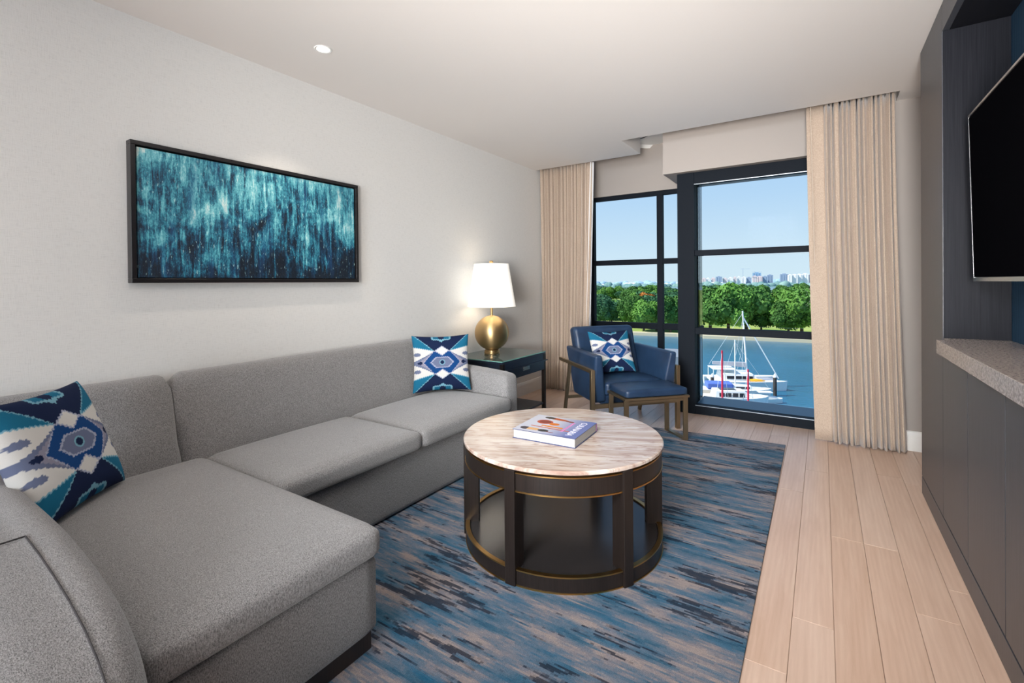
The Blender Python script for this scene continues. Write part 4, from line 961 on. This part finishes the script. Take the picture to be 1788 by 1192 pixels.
TREES = [
 (-82.1, 195.5, 12.1, 9.6, 2, 'blue-green round tree on the far bank, furthest left in the left window', None),
 (-79.4, 203.4, 11.3, 8.8, 2, 'second blue-green tree from the left on the far bank', None),
 (-67.7, 194.0, 12.0, 6.3, 0, 'dark green tree right of the lawn gap in the left window', None),
 (-58.9, 185.0, 12.2, 9.9, 1, 'bright green spreading tree by the shore path, left of the mullion in the left window', None),
 (-54.7, 187.2, 11.7, 9.0, 1, 'bright green tree whose crown sits behind the window mullion', None),
 (-48.1, 183.3, 13.4, 8.2, 0, 'tall dark green tree at the right edge of the left window', None),
 (-51.0, 197.1, 9.3, 5.1, 1, 'low bright green tree beside the wide dark post', None),
 (-85.6, 272.9, 13.3, 8.6, 4, 'single tree with orange leaves among the green ones', None),
 (-35.3, 190.1, 17.7, 13.8, 0, 'tallest dense tree at the left of the right window', None),
 (-29.2, 191.1, 17.8, 12.7, 1, 'tall light green tree behind the left red mast', None),
 (-23.8, 196.3, 17.1, 12.4, 0, 'dark rounded tree behind the catamaran mast', None),
 (-19.1, 198.8, 10.7, 8.5, 0, 'lower dark tree beside the lawn gap in the right window', None),
 (-6.1, 194.8, 16.9, 14.0, 1, 'big bright green tree beside the right curtain', None),
 (-10.0, 192.7, 12.1, 9.3, 0, 'dark green tree left of the big bright tree by the right curtain', None),
 (-16.1, 239.3, 7.6, 8.6, 2, 'small grey-green tree on the lawn of the right window', None),
 (-26.2, 312.2, 8.6, 8.6, 2, 'small round tree on the middle lawn of the right window', None),
 (-20.4, 326.6, 8.2, 7.5, 2, 'second small round tree on the middle lawn of the right window', None),
 (-30.8, 288.7, 13.7, 9.4, 2, 'shadowy tree right behind the catamaran mast group', None),
 (-102.2, 233.6, 10.5, 11.8, 0, 'green park tree standing behind the front row in the left window', 'trees of the park behind the far bank, left window'),
 (-92.3, 228.9, 10.4, 11.2, 1, 'green park tree standing behind the front row in the left window', 'trees of the park behind the far bank, left window'),
 (-83.1, 235.4, 10.5, 11.5, 1, 'green park tree standing behind the front row in the left window', 'trees of the park behind the far bank, left window'),
 (-84.1, 253.5, 12.6, 11.4, 0, 'green park tree standing behind the front row in the left window', 'trees of the park behind the far bank, left window'),
 (-77.7, 259.2, 12.1, 12.1, 2, 'green park tree standing behind the front row in the left window', 'trees of the park behind the far bank, left window'),
 (-66.8, 243.8, 9.7, 11.3, 2, 'green park tree standing behind the front row in the left window', 'trees of the park behind the far bank, left window'),
 (-61.5, 244.0, 10.0, 11.8, 2, 'green park tree standing behind the front row in the left window', 'trees of the park behind the far bank, left window'),
 (-127.1, 298.9, 11.8, 11.2, 2, 'green park tree standing behind the front row in the left window', 'trees of the park behind the far bank, left window'),
 (-112.8, 272.7, 11.0, 12.2, 2, 'green park tree standing behind the front row in the left window', 'trees of the park behind the far bank, left window'),
 (-108.1, 279.7, 5.2, 12.0, 2, 'green park tree standing behind the front row in the left window', 'trees of the park behind the far bank, left window'),
 (-101.1, 280.4, 5.3, 13.2, 2, 'green park tree standing behind the front row in the left window', 'trees of the park behind the far bank, left window'),
 (-96.5, 291.1, 10.3, 13.3, 0, 'green park tree standing behind the front row in the left window', 'trees of the park behind the far bank, left window'),
 (-97.0, 309.3, 13.2, 12.9, 2, 'green park tree standing behind the front row in the left window', 'trees of the park behind the far bank, left window'),
 (-90.7, 301.2, 12.1, 12.2, 2, 'green park tree standing behind the front row in the left window', 'trees of the park behind the far bank, left window'),
 (-83.0, 307.5, 10.5, 11.6, 2, 'green park tree standing behind the front row in the left window', 'trees of the park behind the far bank, left window'),
 (-80.4, 323.9, 12.6, 11.1, 2, 'green park tree standing behind the front row in the left window', 'trees of the park behind the far bank, left window'),
 (-141.4, 326.4, 11.1, 11.5, 0, 'green park tree standing behind the front row in the left window', 'trees of the park behind the far bank, left window'),
 (-153.6, 370.2, 13.7, 12.1, 1, 'green park tree standing behind the front row in the left window', 'trees of the park behind the far bank, left window'),
 (-139.1, 362.7, 5.4, 14.2, 2, 'green park tree standing behind the front row in the left window', 'trees of the park behind the far bank, left window'),
 (-123.6, 332.2, 5.9, 11.8, 2, 'green park tree standing behind the front row in the left window', 'trees of the park behind the far bank, left window'),
 (-124.7, 363.0, 14.0, 13.9, 0, 'green park tree standing behind the front row in the left window', 'trees of the park behind the far bank, left window'),
 (-110.8, 338.7, 11.6, 12.0, 1, 'green park tree standing behind the front row in the left window', 'trees of the park behind the far bank, left window'),
 (-110.9, 365.9, 11.5, 12.3, 2, 'green park tree standing behind the front row in the left window', 'trees of the park behind the far bank, left window'),
 (-109.0, 367.9, 12.7, 11.2, 1, 'green park tree standing behind the front row in the left window', 'trees of the park behind the far bank, left window'),
 (-99.6, 360.0, 11.9, 13.3, 2, 'green park tree standing behind the front row in the left window', 'trees of the park behind the far bank, left window'),
 (-95.7, 381.5, 12.5, 13.5, 0, 'green park tree standing behind the front row in the left window', 'trees of the park behind the far bank, left window'),
 (-191.1, 446.4, 13.7, 14.9, 2, 'green park tree standing behind the front row in the left window', 'trees of the park behind the far bank, left window'),
 (-189.9, 453.0, 15.1, 16.1, 2, 'green park tree standing behind the front row in the left window', 'trees of the park behind the far bank, left window'),
 (-175.2, 440.6, 14.6, 12.2, 1, 'green park tree standing behind the front row in the left window', 'trees of the park behind the far bank, left window'),
 (-172.4, 455.8, 15.0, 13.4, 1, 'green park tree standing behind the front row in the left window', 'trees of the park behind the far bank, left window'),
 (-151.2, 426.4, 11.2, 13.7, 2, 'green park tree standing behind the front row in the left window', 'trees of the park behind the far bank, left window'),
 (-155.2, 461.8, 14.9, 16.2, 0, 'green park tree standing behind the front row in the left window', 'trees of the park behind the far bank, left window'),
 (-138.9, 431.0, 14.1, 13.1, 1, 'green park tree standing behind the front row in the left window', 'trees of the park behind the far bank, left window'),
 (-144.6, 483.8, 15.9, 13.9, 1, 'green park tree standing behind the front row in the left window', 'trees of the park behind the far bank, left window'),
 (-129.3, 460.7, 14.5, 12.2, 2, 'green park tree standing behind the front row in the left window', 'trees of the park behind the far bank, left window'),
 (-121.8, 456.4, 13.1, 15.0, 2, 'green park tree standing behind the front row in the left window', 'trees of the park behind the far bank, left window'),
 (-116.0, 458.9, 12.6, 13.3, 2, 'green park tree standing behind the front row in the left window', 'trees of the park behind the far bank, left window'),
 (-52.9, 254.6, 17.2, 17.7, 2, 'green park tree standing behind the tall front row in the right window', 'trees of the park behind the front row, right window'),
 (-36.8, 239.4, 14.7, 12.6, 2, 'green park tree standing behind the tall front row in the right window', 'trees of the park behind the front row, right window'),
 (-26.8, 251.6, 14.2, 13.9, 1, 'green park tree standing behind the tall front row in the right window', 'trees of the park behind the front row, right window'),
 (-8.2, 256.7, 15.7, 12.9, 0, 'green park tree standing behind the tall front row in the right window', 'trees of the park behind the front row, right window'),
 (-63.1, 298.2, 15.2, 16.9, 2, 'green park tree standing behind the tall front row in the right window', 'trees of the park behind the front row, right window'),
 (-54.8, 336.7, 17.0, 15.0, 1, 'green park tree standing behind the tall front row in the right window', 'trees of the park behind the front row, right window'),
 (-46.6, 340.1, 15.9, 14.4, 0, 'green park tree standing behind the tall front row in the right window', 'trees of the park behind the front row, right window'),
 (-34.2, 336.1, 16.8, 15.9, 0, 'green park tree standing behind the tall front row in the right window', 'trees of the park behind the front row, right window'),
 (-14.5, 334.2, 16.0, 13.9, 1, 'green park tree standing behind the tall front row in the right window', 'trees of the park behind the front row, right window'),
 (-76.4, 387.9, 15.5, 12.8, 2, 'green park tree standing behind the tall front row in the right window', 'trees of the park behind the front row, right window'),
 (-78.9, 420.6, 14.2, 16.1, 2, 'green park tree standing behind the tall front row in the right window', 'trees of the park behind the front row, right window'),
 (-69.2, 421.0, 16.5, 17.4, 0, 'green park tree standing behind the tall front row in the right window', 'trees of the park behind the front row, right window'),
 (-62.7, 442.5, 15.5, 14.2, 0, 'green park tree standing behind the tall front row in the right window', 'trees of the park behind the front row, right window'),
 (-47.1, 419.1, 13.0, 13.4, 2, 'green park tree standing behind the tall front row in the right window', 'trees of the park behind the front row, right window'),
 (-23.4, 448.1, 14.2, 14.0, 0, 'green park tree standing behind the tall front row in the right window', 'trees of the park behind the front row, right window'),
 (-12.1, 440.1, 12.6, 13.8, 1, 'green park tree standing behind the tall front row in the right window', 'trees of the park behind the front row, right window'),
 (-103.7, 503.0, 14.0, 15.1, 0, 'green park tree standing behind the tall front row in the right window', 'trees of the park behind the front row, right window'),
 (-97.2, 527.5, 13.8, 15.0, 1, 'green park tree standing behind the tall front row in the right window', 'trees of the park behind the front row, right window'),
 (-84.9, 505.3, 13.4, 13.2, 1, 'green park tree standing behind the tall front row in the right window', 'trees of the park behind the front row, right window'),
 (-83.4, 572.4, 14.8, 15.6, 0, 'green park tree standing behind the tall front row in the right window', 'trees of the park behind the front row, right window'),
 (-67.6, 543.4, 15.9, 16.2, 1, 'green park tree standing behind the tall front row in the right window', 'trees of the park behind the front row, right window'),
 (-60.1, 514.3, 15.2, 15.0, 2, 'green park tree standing behind the tall front row in the right window', 'trees of the park behind the front row, right window'),
 (-35.0, 583.9, 15.1, 13.3, 0, 'green park tree standing behind the tall front row in the right window', 'trees of the park behind the front row, right window'),
 (-26.3, 555.7, 14.0, 14.8, 2, 'green park tree standing behind the tall front row in the right window', 'trees of the park behind the front row, right window'),
 (-19.0, 598.2, 16.3, 13.9, 0, 'green park tree standing behind the tall front row in the right window', 'trees of the park behind the front row, right window'),
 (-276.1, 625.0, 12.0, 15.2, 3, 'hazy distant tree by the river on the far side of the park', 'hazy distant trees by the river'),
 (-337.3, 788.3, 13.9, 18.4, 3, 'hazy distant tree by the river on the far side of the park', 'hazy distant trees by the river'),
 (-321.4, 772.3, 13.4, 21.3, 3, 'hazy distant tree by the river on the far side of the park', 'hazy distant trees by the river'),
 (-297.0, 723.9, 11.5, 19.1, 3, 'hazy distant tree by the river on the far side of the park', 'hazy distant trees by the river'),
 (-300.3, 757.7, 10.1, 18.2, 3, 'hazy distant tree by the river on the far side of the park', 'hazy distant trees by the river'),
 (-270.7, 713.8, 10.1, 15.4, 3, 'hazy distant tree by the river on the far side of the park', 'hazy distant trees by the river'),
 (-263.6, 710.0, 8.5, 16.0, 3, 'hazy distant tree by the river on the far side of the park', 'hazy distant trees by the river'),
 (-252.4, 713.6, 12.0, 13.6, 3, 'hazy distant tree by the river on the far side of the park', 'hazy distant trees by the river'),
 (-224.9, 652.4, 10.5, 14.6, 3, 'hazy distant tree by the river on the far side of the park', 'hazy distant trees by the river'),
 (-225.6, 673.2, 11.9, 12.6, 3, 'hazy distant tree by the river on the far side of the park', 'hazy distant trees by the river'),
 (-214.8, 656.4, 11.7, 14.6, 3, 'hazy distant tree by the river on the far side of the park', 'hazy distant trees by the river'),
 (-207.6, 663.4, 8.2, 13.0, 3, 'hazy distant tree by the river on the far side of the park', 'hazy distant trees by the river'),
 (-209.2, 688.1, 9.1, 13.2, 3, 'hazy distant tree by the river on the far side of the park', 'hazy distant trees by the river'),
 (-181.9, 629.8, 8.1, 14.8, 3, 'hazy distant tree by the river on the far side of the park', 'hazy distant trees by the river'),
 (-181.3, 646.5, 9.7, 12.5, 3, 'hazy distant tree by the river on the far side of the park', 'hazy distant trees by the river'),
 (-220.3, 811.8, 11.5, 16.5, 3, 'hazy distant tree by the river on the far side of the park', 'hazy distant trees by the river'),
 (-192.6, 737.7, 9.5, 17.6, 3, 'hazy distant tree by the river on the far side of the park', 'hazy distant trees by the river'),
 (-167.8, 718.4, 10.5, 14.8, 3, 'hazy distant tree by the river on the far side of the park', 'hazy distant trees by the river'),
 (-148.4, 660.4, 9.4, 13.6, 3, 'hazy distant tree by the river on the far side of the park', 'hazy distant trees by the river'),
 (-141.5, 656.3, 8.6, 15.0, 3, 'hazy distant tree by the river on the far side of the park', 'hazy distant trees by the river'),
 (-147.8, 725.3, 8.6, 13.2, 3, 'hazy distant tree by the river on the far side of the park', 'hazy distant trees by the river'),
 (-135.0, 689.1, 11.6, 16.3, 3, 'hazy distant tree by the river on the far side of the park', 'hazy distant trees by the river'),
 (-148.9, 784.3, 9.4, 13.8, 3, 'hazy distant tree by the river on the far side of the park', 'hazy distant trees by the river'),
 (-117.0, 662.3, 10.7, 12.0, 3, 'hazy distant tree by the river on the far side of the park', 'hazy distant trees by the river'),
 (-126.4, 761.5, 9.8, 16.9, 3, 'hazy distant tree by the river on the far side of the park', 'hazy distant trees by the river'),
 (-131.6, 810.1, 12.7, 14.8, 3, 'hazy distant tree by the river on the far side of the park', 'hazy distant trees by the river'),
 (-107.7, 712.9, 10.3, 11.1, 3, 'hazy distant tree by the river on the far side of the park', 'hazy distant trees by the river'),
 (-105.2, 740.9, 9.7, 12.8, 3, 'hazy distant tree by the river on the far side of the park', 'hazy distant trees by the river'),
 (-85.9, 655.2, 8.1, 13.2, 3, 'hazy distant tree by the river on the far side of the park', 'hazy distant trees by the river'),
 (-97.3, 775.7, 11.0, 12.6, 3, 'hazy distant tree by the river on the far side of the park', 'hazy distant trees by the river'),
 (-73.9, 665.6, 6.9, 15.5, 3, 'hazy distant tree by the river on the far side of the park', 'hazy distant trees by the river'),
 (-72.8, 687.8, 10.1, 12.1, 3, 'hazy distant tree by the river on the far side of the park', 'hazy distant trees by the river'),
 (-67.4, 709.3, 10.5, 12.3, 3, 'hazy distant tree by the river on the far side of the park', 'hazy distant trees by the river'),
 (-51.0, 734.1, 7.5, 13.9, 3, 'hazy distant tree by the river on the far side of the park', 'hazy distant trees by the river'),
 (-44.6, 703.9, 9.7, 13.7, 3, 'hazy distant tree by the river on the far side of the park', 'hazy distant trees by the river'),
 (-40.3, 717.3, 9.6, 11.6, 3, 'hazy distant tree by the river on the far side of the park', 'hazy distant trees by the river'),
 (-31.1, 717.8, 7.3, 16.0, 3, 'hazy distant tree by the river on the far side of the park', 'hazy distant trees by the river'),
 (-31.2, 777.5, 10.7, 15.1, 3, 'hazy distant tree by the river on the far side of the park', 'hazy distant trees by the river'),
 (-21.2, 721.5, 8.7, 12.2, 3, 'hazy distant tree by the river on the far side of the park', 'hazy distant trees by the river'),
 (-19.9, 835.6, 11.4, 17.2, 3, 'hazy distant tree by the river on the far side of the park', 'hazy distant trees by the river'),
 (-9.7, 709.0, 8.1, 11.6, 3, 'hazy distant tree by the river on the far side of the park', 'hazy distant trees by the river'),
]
for (x, y, h, w_, leaf, lab, grp) in TREES: tree(x, y, h, w_, leaf, lab, grp)
rr = random.Random(11)
# far hazy belt of trees along the river banks: nobody could count them
def belt(name, x0, x1, y, h, m, label, seed, step):
    r = np.random.default_rng(seed); V = []; Fc = []
    bm = bmesh.new(); bmesh.ops.create_icosphere(bm, subdivisions=2, radius=1.0); iv = np.array([v.co[:] for v in bm.verts]); ifc = [tuple(v.index for v in f.verts) for f in bm.faces]; bm.free()
    x = x0
    while x < x1:
        hh = h * r.uniform(0.6, 1.15); k = len(V); wd = step * r.uniform(0.8, 1.5)
        pts = iv * np.array([wd, wd, hh]) * (1 + r.uniform(-0.1, 0.1, len(iv)))[:, None] + np.array([x, y + r.uniform(-1, 1) * step * 3, LZ])
        V += pts.tolist(); Fc += [tuple(i + k for i in f) for f in ifc]; x += step * r.uniform(0.7, 1.3)
    me = bpy.data.meshes.new(name); me.from_pydata(V, [], Fc); me.materials.append(m); me.polygons.foreach_set('use_smooth', [True] * len(me.polygons))
    o = bpy.data.objects.new(name, me); COL.objects.link(o); tag(o, label, 'treeline', kind='stuff'); return o
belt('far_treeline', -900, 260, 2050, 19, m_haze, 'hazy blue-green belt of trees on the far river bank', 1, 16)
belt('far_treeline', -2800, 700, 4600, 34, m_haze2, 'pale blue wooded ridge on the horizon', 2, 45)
# pale airport halls on the left
rr = random.Random(5)
for i in range(16):
    x = -1180 + i * 55 + rr.uniform(-10, 10); y = 2350 + rr.uniform(-60, 60); w_ = rr.uniform(18, 34); h = rr.uniform(5, 12)
    b0 = MB().box(-w_, w_, -14, 14, 0, h).box(-w_ * 0.6, w_ * 0.5, -10, 10, h, h + rr.uniform(1.5, 4)).build('airport_hall', m_airport); b0.location = (x, y, LZ + 4)
    tag(b0, 'low white airport hall on the far bank left of the city', 'building', 'low white airport buildings on the horizon')
BLD = [
 (-346, 3360, 47, 70, 2, 'blue glass tower under the construction cranes, tallest of the skyline', None),
 (-276, 3406, 33, 56, 3, 'slate blue block right of the blue glass tower', None),
 (-201, 3455, 47, 61, 3, 'slate blue slab between the pale blocks at the right of the skyline', None),
 (-617, 3135, 22, 38, 0, 'pale pinkish apartment block on the skyline in the right window', 'pink and pale apartment blocks on the skyline'),
 (-595, 3149, 20, 39, 1, 'pale pinkish apartment block on the skyline in the right window', 'pink and pale apartment blocks on the skyline'),
 (-568, 3166, 24, 39, 0, 'pale pinkish apartment block on the skyline in the right window', 'pink and pale apartment blocks on the skyline'),
 (-528, 3121, 35, 47, 3, 'pale pinkish apartment block on the skyline in the right window', 'pink and pale apartment blocks on the skyline'),
 (-497, 3142, 26, 37, 0, 'pale pinkish apartment block on the skyline in the right window', 'pink and pale apartment blocks on the skyline'),
 (-469, 3160, 26, 40, 1, 'pale pinkish apartment block on the skyline in the right window', 'pink and pale apartment blocks on the skyline'),
 (-446, 3175, 17, 44, 0, 'pale pinkish apartment block on the skyline in the right window', 'pink and pale apartment blocks on the skyline'),
 (-426, 3188, 18, 46, 1, 'pale pinkish apartment block on the skyline in the right window', 'pink and pale apartment blocks on the skyline'),
 (-410, 3270, 24, 44, 1, 'pale pinkish apartment block on the skyline in the right window', 'pink and pale apartment blocks on the skyline'),
 (-383, 3288, 27, 41, 3, 'pale pinkish apartment block on the skyline in the right window', 'pink and pale apartment blocks on the skyline'),
 (-345, 3241, 28, 49, 0, 'pale pinkish apartment block on the skyline in the right window', 'pink and pale apartment blocks on the skyline'),
 (-327, 3325, 30, 47, 0, 'pale pinkish apartment block on the skyline in the right window', 'pink and pale apartment blocks on the skyline'),
 (-299, 3343, 31, 47, 3, 'pale pinkish apartment block on the skyline in the right window', 'pink and pale apartment blocks on the skyline'),
 (-166, 3359, 22, 55, 1, 'taller cream block at the right end of the skyline, beside the curtain', 'tall pale blocks at the right end of the skyline'),
 (-142, 3374, 31, 56, 1, 'taller cream block at the right end of the skyline, beside the curtain', 'tall pale blocks at the right end of the skyline'),
 (-117, 3390, 28, 57, 1, 'taller cream block at the right end of the skyline, beside the curtain', 'tall pale blocks at the right end of the skyline'),
 (-88, 3409, 34, 60, 1, 'taller cream block at the right end of the skyline, beside the curtain', 'tall pale blocks at the right end of the skyline'),
 (-62, 3427, 20, 53, 0, 'taller cream block at the right end of the skyline, beside the curtain', 'tall pale blocks at the right end of the skyline'),
 (-41, 3440, 18, 62, 1, 'taller cream block at the right end of the skyline, beside the curtain', 'tall pale blocks at the right end of the skyline'),
]
for k_, (x, y, w_, h, mi, lab, grp) in enumerate(BLD):
    b0 = MB().box(-w_ / 2, w_ / 2, -12, 12, -6, h)
    b0.box(-w_ * 0.22, w_ * 0.2, -6, 6, h, h + 4)
    for q in range(max(1, int(w_ // 14))): b0.box(-w_ / 2 + 3 + q * 14, -w_ / 2 + 8 + q * 14, -13.2, -12, 0, h - 3)
    b0 = b0.build('city_building', m_bl[mi]); b0.location = (x, y, LZ + 2); b0.rotation_euler = (0, 0, R(8)); tag(b0, lab, 'building', grp)
for x, y, h, lab in ((-405, 3200, 98, 'left one of two thin construction cranes above the city'), (-340, 3200, 78, 'right one of two thin construction cranes above the city')):
    cr0 = empty('construction_crane', (x, y, LZ)); tag(cr0, lab, 'crane')
    MB().box(-0.9, 0.9, -0.9, 0.9, 0, h).build('mast', m_bl[3], cr0); MB().box(-14, 38, -0.8, 0.8, h - 4, h - 2.6).build('jib', m_bl[3], cr0)

# ---- low clubhouse in the park
ph = empty('park_building', (-118.0, 318.0, LZ), R(12)); tag(ph, 'low park building with reddish roof among the trees', 'building')
MB().box(-13, 13, -4, 4, 0, 3.2).build('wall', m_deck, ph)
MB().prism([(-5, 3.2), (5, 3.2), (0, 5.2)], 'x', -14, 14).build('roof', mat('terracotta_roof', S(190, 130, 104), 0.9), ph)
# ---- brick neighbour seen through the narrow side pane
nb = empty('brick_building', (-8.35, 40, G), R(13)); tag(nb, 'brick and grey building glimpsed through the narrow side pane of the right window', 'building')
MB().box(-12, 0, 0, 5, 0, 12.1).build('brick_wall', m_brick, nb)
MB().box(-12, 0.1, -0.1, 5, 12.1, 12.6).build('cornice', m_pile, nb)
MB().box(-12, -0.1, 0.1, 5, 12.6, 13.9).build('upper_wall', mat('grey_siding', S(128, 134, 142), 0.8), nb)

# ---- marina
def boat_hull(L, B, Hh, m, parent, name='hull', bow=0.35, x0=0, y0=0):
    prof = []; N = 14
    for i in range(N + 1):
        s = i / N; x = -L / 2 + L * s; k = 1.0 if s < 1 - bow else math.sqrt(max(0, 1 - ((s - (1 - bow)) / bow) ** 2)) ; k *= 0.86 + 0.14 * min(1, s * 5)
        prof.append((x, k * B / 2, Hh * (1 + 0.18 * s * s)))
    vs = []
    for x, hb, hz in prof: vs += [(x0 + x * 0.97, y0 - hb * 0.6, -0.1), (x0 + x, y0 - hb, hz), (x0 + x, y0 + hb, hz), (x0 + x * 0.97, y0 + hb * 0.6, -0.1)]
    fs = []
    for i in range(N):
        for a in range(4): b_ = (a + 1) % 4; fs.append((4 * i + a, 4 * i + b_, 4 * (i + 1) + b_, 4 * (i + 1) + a))
    fs.append((0, 1, 2, 3)); fs.append(tuple(4 * N + k for k in (3, 2, 1, 0)))
    return MB().add(vs, fs).build(name, m, parent)
th_ = R(30)
cat = empty('catamaran', (-12.6, 99.5, G), R(24)); tag(cat, 'white sailing catamaran with the tallest mast, moored in the harbour', 'boat')
for s in (-1, 1): boat_hull(13.5, 1.9, 1.5, m_hull, cat, 'hull', 0.5, 0, s * 2.6)
MB().box(-6.2, 2.6, -3.0, 3.0, 1.15, 1.55).build('bridge_deck', m_hull, cat, bev=0.1)
taper('cabin', [(-4.5, -2.5, 1.5), (2.4, -2.3, 1.5), (2.4, 2.3, 1.5), (-4.5, 2.5, 1.5)], [(-4.2, -2.1, 2.9), (1.0, -1.8, 2.9), (1.0, 1.8, 2.9), (-4.2, 2.1, 2.9)], m_hull, cat, 0.15, 3)
MB().box(-3.6, 0.9, -2.42, -2.2, 1.9, 2.45).build('cabin_window', m_dwin, cat)
MB().box(-6.0, -1.8, -2.1, 2.1, 3.5, 3.62).build('hard_top', m_hull, cat, bev=0.05)
mb = MB()
for x in (-5.9, -2.0):
    for y in (-2, 2): mb.tube((x, y, 1.5), (x, y, 3.5), 0.06, n=6)
mb.build('top_support', m_hull, cat)
MB().tube((0.6, 0, 2.8), (0.6 - 0.7, 0, 14.4), 0.17, 0.14, 8).build('mast', m_hull, cat)
taper('sail_cover', [(-5.6, -0.25, 4.2), (0.4, -0.25, 3.7), (0.4, 0.25, 3.7), (-5.6, 0.25, 4.2)], [(-5.6, -0.15, 4.8), (0.4, -0.2, 4.7), (0.4, 0.2, 4.7), (-5.6, 0.15, 4.8)], m_sailc, cat, 0.08, 2)
MB().tube((0.0, 0, 13.2), (6.2, 0, 1.7), 0.13, 0.10, 6).build('forestay', m_hull, cat)
rg_ = MB()
for y in (-3.2, 3.2): rg_.tube((-0.05, 0, 13.0), (-1.2, y, 1.5), 0.035, n=5).tube((0.2, 0, 9.5), (-0.4, y, 1.5), 0.035, n=5)
rg_.tube((-0.1, 0, 14.0), (-6.2, 0, 4.2), 0.03, n=5).build('shrouds', m_wire, cat)
MB().box(2.6, 6.2, -2.0, 2.0, 1.25, 1.32).build('trampoline', m_sailc, cat)
ky = MB().lathe([(0, -1.7), (0.22, -1.1), (0.32, 0), (0.22, 1.1), (0, 1.7)], 10).build('kayak', m_yel, None, smooth='all'); ky.location = (-10.3, 97.6, G + 1.75); ky.rotation_euler = (0, R(90), R(24)); tag(ky, 'yellow kayak carried on the deck of the catamaran', 'kayak')

sl = empty('sailboat', (-12.9, 90.0, G), R(22)); tag(sl, 'white sailboat with blue canvas cover and short white mast, between catamaran and motor yacht', 'boat')
boat_hull(12, 3.6, 1.4, m_hull, sl, 'hull', 0.5)
MB().box(-4.6, -0.4, -1.3, 1.3, 1.5, 2.5).build('canvas_cover', m_canvas, sl, bev=0.2)
taper('cabin', [(-0.4, -1.1, 1.4), (3.4, -0.8, 1.4), (3.4, 0.8, 1.4), (-0.4, 1.1, 1.4)], [(-0.3, -0.9, 2.2), (2.6, -0.6, 2.1), (2.6, 0.6, 2.1), (-0.3, 0.9, 2.2)], m_hull, sl, 0.1, 2)
MB().box(0.1, 2.3, -1.02, -0.92, 1.65, 1.95).build('cabin_window', m_dwin, sl)
MB().tube((0.2, 0, 2.0), (0.2, 0, 9.9), 0.12, 0.10, 8).build('mast', m_hull, sl)
MB().tube((0.2, 0, 9.7), (-1.9, 1.6, 1.5), 0.025, n=5).tube((0.2, 0, 9.7), (2.6, -1.4, 1.5), 0.025, n=5).tube((0.2, 0, 9.6), (5.6, 0, 1.6), 0.025, n=5).build('shrouds', m_wire, sl)

my = empty('motor_yacht', (-12.4, 82.0, G), R(24)); tag(my, 'long white motor yacht with a row of dark cabin windows nearest the window sill', 'boat')
boat_hull(11.6, 3.8, 1.7, m_hull, my, 'hull', 0.45)
taper('cabin', [(-2.6, -1.6, 1.7), (3.6, -1.2, 1.7), (3.6, 1.2, 1.7), (-2.6, 1.6, 1.7)], [(-2.4, -1.3, 2.9), (1.9, -1.0, 2.9), (1.9, 1.0, 2.9), (-2.4, 1.3, 2.9)], m_hull, my, 0.12, 3)
for s in (-1, 1):
    for x in (-1.9, -0.9, 0.1, 1.1): MB().box(x, x + 0.78, s * 1.42 - 0.06, s * 1.42 + 0.06, 2.0, 2.6).build('cabin_window', m_dwin, my)
MB().box(-1.6, 0.8, -0.8, 0.8, 2.9, 2.98).build('dash', m_dwin, my)
MB().box(-5.4, -2.7, -1.4, 1.4, 1.65, 1.85).build('aft_deck', m_deck, my)

for (x, y, hm, lab, az) in ((-11.55, 69.6, 10.6, 'left sailboat with tall red mast in front of the motor yacht', 0.4), (-8.85, 73.7, 7.6, 'right sailboat with shorter red mast near the motor yacht', 0.4)):
    rb = empty('sailboat', (x, y, G), az + R(60)); tag(rb, lab, 'boat')
    boat_hull(8.5, 2.6, 1.1, m_hull, rb, 'hull', 0.5); MB().box(-1.2, 1.9, -0.8, 0.8, 1.1, 1.6).build('cabin', m_deck, rb, bev=0.1)
    MB().tube((0.4, 0, 1.4), (0.4, 0, hm), 0.14, 0.12, 8).build('mast', m_red, rb)
    MB().tube((0.4, 0, hm - 0.2), (-3.9, 0, 1.2), 0.03, n=5).tube((0.4, 0, hm - 0.2), (4.0, 0, 1.3), 0.03, n=5).build('stays', m_wire, rb)
dg_ = empty('dinghy', (-7.6, 88.5, G), R(24)); tag(dg_, 'small dinghy moored beside the right dark pile of the marina', 'boat')
boat_hull(4.6, 1.8, 0.7, m_hull, dg_, 'hull', 0.5); MB().box(-2.2, 1.4, -0.75, 0.75, 0.8, 0.95).build('seat', m_hull, dg_)
MB().box(-1.5, 0.6, -0.7, 0.7, 1.7, 1.8).build('canopy', m_hull, dg_)
dk_ = empty('dock', (-20.2, 83.0, G), R(24)); tag(dk_, 'pale floating dock with planked deck at the left of the boats', 'dock')
mb = MB()
for i in range(26): mb.box(-6 + i * 0.47, -6 + i * 0.47 + 0.44, -7, 7, 0.55, 0.62)
o = mb.build('deck_boards', m_timber, dk_); o['kind'] = 'stuff'
MB().box(-6, 6.2, -7, 7, 0.1, 0.54).build('float', m_deck, dk_)
for k_, (x, y, h, lab) in enumerate(((-16.9, 92.6, 2.6, 'white-capped dock pile at the left of the marina'), (-7.0, 94.5, 3.2, 'white-capped dark pile at the right end of the marina, below the forestay'))):
    pl_ = empty('dock_pile', (x, y, G)); tag(pl_, lab, 'pile')
    MB().tube((0, 0, -1), (0, 0, h), 0.3, 0.3, 12).build('post', m_pile, pl_); MB().lathe([(0.34, h), (0.34, h + 0.15), (0, h + 0.75)], 14).build('cap', m_hull, pl_)
